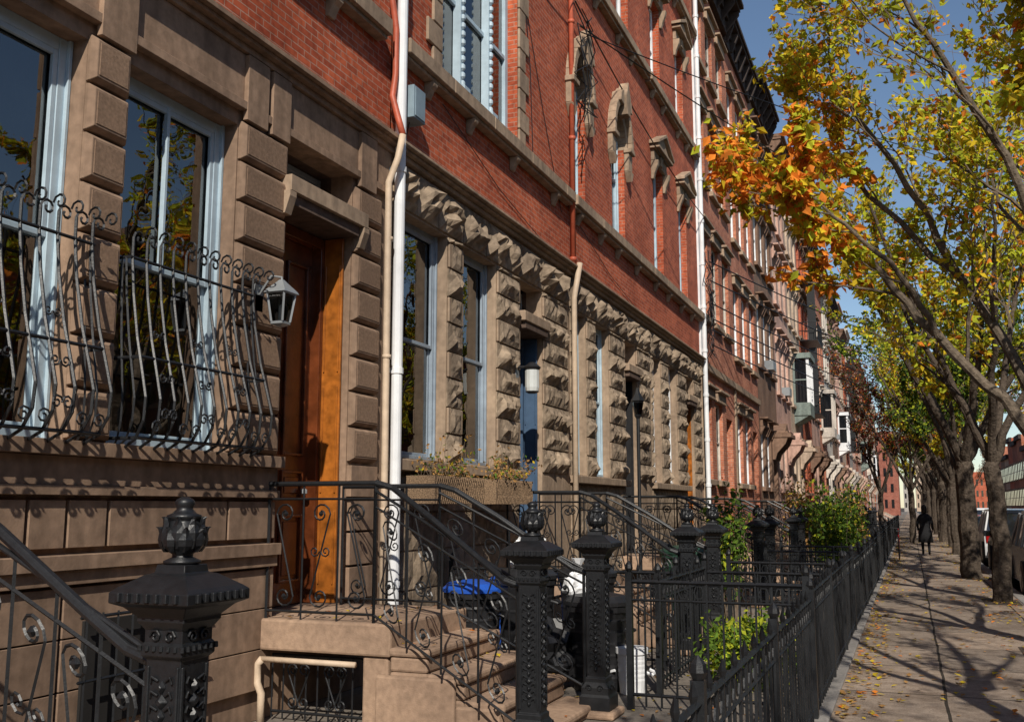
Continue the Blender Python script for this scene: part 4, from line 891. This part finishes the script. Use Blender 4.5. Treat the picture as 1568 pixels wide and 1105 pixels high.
# ================================================================= person walking away
def person(x,y):
    e=empty('pedestrian',(x,y,0))
    J={'pel':(0,0,.9),'ch':(0,.02,1.2),'nk':(0,.02,1.42),'hb':(0,.03,1.5),
       'ls':(-.17,.02,1.36),'le':(-.24,-.04,1.1),'lw':(-.22,.08,.86),'rs':(.17,.02,1.36),'re':(.24,.06,1.1),'rw':(.24,.16,.88),
       'lh':(-.09,0,.88),'lk':(-.1,.14,.5),'la':(-.1,.12,.09),'lt':(-.1,.26,.04),'rh':(.09,0,.88),'rk':(.1,.02,.48),'ra':(.1,-.22,.14),'rt':(.1,-.1,.04)}
    rad={'pel':.13,'ch':.15,'nk':.06,'hb':.055,'ls':.07,'le':.05,'lw':.035,'rs':.07,'re':.05,'rw':.035,'lh':.09,'lk':.06,'la':.042,'lt':.035,'rh':.09,'rk':.06,'ra':.042,'rt':.035}
    E=[('pel','ch'),('ch','nk'),('nk','hb'),('ch','ls'),('ls','le'),('le','lw'),('ch','rs'),('rs','re'),('re','rw'),('pel','lh'),('lh','lk'),('lk','la'),('la','lt'),('pel','rh'),('rh','rk'),('rk','ra'),('ra','rt')]
    ks=list(J); me=bpy.data.meshes.new('figure'); me.from_pydata([J[k] for k in ks],[(ks.index(a),ks.index(b)) for a,b in E],[])
    o=bpy.data.objects.new('figure',me); S.collection.objects.link(o); o.parent=e
    sk=o.modifiers.new('skin','SKIN'); sk.use_smooth_shade=True
    for i,k in enumerate(ks): me.skin_vertices[0].data[i].radius=(rad[k],rad[k]*.85 if k in('pel','ch') else rad[k]); me.skin_vertices[0].data[i].use_root=(k=='pel')
    sb=o.modifiers.new('sub','SUBSURF'); sb.levels=1; sb.render_levels=2; me.materials.append(M['coat'])
    mb=MB(); n=16
    def el(rx,ry,z,cy=0): return [(rx*math.cos(q*2*math.pi/n),cy+ry*math.sin(q*2*math.pi/n),z) for q in range(n)]
    mb.rings([el(.25,.2,.45),el(.22,.17,.8),el(.17,.13,1.0),el(.19,.135,1.15),el(.2,.13,1.3),el(.17,.11,1.4),el(.08,.08,1.45)],'coat')
    mb.build('coat',smooth=True).parent=e
    hd=MB(); hd.rings([el(.045,.05,1.47,.03),el(.06,.075,1.51,.045),el(.075,.095,1.57,.035),el(.078,.1,1.63,.03),el(.07,.09,1.69,.02),el(.04,.05,1.725,.02),el(.01,.01,1.735,.02)],'skin')
    hd.rings([[(-.012,.125,1.59),(.012,.125,1.59),(.008,.12,1.63),(-.008,.12,1.63)],[(-.006,.15,1.585),(.006,.15,1.585),(.004,.125,1.63),(-.004,.125,1.63)]],'skin')
    for sx in (-1,1):
        hd.lathe((sx*.08,.03,1.59),[(.005,-.03),(.018,0),(.005,.035)],'skin',6); hd.lathe((sx*.03,.122,1.615),[(.002,-.01),(.01,0),(.002,.01)],'hair',6)
    hd.box(-.02,.02,.12,.128,1.545,1.553,'tail')
    hd.rings([el(.082,.07,1.46,-.03),el(.09,.085,1.56,-.02),el(.09,.095,1.64,-.01),el(.08,.095,1.7,0),el(.045,.055,1.745,.01),el(.01,.01,1.755,.01)],'hair')
    hd.build('head',smooth=True).parent=e
    hm=MB()
    for sx,w in ((-1,J['lw']),(1,J['rw'])):
        w=Vector(w); hm.rings([[(w.x+a*.022,w.y+b*.035,w.z+c) for a,b in((-1,-1),(1,-1),(1,1),(-1,1))] for c in (.0,-.04,-.09)],'skin')
        for q,Lf in ((-.026,.06),(-.009,.075),(.009,.08),(.026,.07)): hm.tube([(w.x,w.y+q,w.z-.085),(w.x-sx*.006,w.y+q,w.z-.085-Lf*.5),(w.x-sx*.02,w.y+q,w.z-.085-Lf)],.008,'skin',.006,n=5)
        hm.tube([(w.x,w.y+.03,w.z-.03),(w.x-sx*.01,w.y+.06,w.z-.06),(w.x-sx*.015,w.y+.062,w.z-.09)],.009,'skin',.007,n=5)
    hm.build('hands').parent=e
    e.scale=(.98,)*3
person(5.28,37.4)
mb=MB(); bx,by=4.45,34.5
for yy in (-.52,.52):
    mb.tube([(0,yy+.34*math.cos(t),.34+.34*math.sin(t)) for t in [q*math.pi/10 for q in range(21)]],.018,'black',n=5,cap=False)
    for q in range(12): mb.tube([(0,yy,.34),(0,yy+.33*math.cos(q*math.pi/6),.34+.33*math.sin(q*math.pi/6))],.003,'steel',n=3)
for a,b in (((-.52,.34),(-.1,.3)),((-.52,.34),(-.2,.8)),((-.1,.3),(-.22,.88)),((-.1,.3),(.38,.78)),((-.2,.8),(.38,.82)),((.52,.34),(.36,.95))): mb.tube([(0,a[0],a[1]),(0,b[0],b[1])],.016,'carred',n=6)
mb.tube([(-.25,.33,.98),(0,.38,.95),(.25,.33,.98)],.012,'black',n=5); mb.box(-.06,.06,-.36,-.12,.87,.92,'black'); mb.tube([(-.1,-.1,.3),(.1,-.1,.3)],.03,'black',n=8)
mb.build('bicycle',loc=(bx,by,0))
# ================================================================= light & camera
w=bpy.data.worlds.new('World'); S.world=w; w.use_nodes=True; nt=w.node_tree
sk=nt.nodes.new('ShaderNodeTexSky'); sk.sky_type='NISHITA'; sk.sun_disc=False
Ld=Vector((-.30,.76,-.62)).normalized(); to=-Ld
sk.sun_elevation=math.asin(to.z); sk.sun_rotation=math.atan2(to.x,to.y); sk.air_density=1.0; sk.dust_density=.2; sk.ozone_density=2.0
bg=nt.nodes['Background']; bg.inputs[1].default_value=.1; nt.links.new(sk.outputs[0],bg.inputs[0])
sl=bpy.data.lights.new('sun','SUN'); sl.energy=5.0; sl.angle=math.radians(.53); sl.color=(1,.93,.82); so=bpy.data.objects.new('sun',sl); S.collection.objects.link(so)
so.rotation_euler=Ld.to_track_quat('-Z','Y').to_euler(); so.location=(10,-20,20)
cam=bpy.data.cameras.new('camera'); co=bpy.data.objects.new('camera',cam); S.collection.objects.link(co); S.camera=co
co.location=(4.85,0,1.65); cam.sensor_width=36; cam.lens=36*1524/1568; cam.clip_start=.05; cam.clip_end=3000
p=math.radians(21.6);t=math.radians(8.32)
F=Vector((-math.sin(p)*math.cos(t),math.cos(p)*math.cos(t),math.sin(t))); co.rotation_euler=F.to_track_quat('-Z','Y').to_euler()
S.view_settings.view_transform='Standard'; S.view_settings.look='None'; S.view_settings.exposure=0
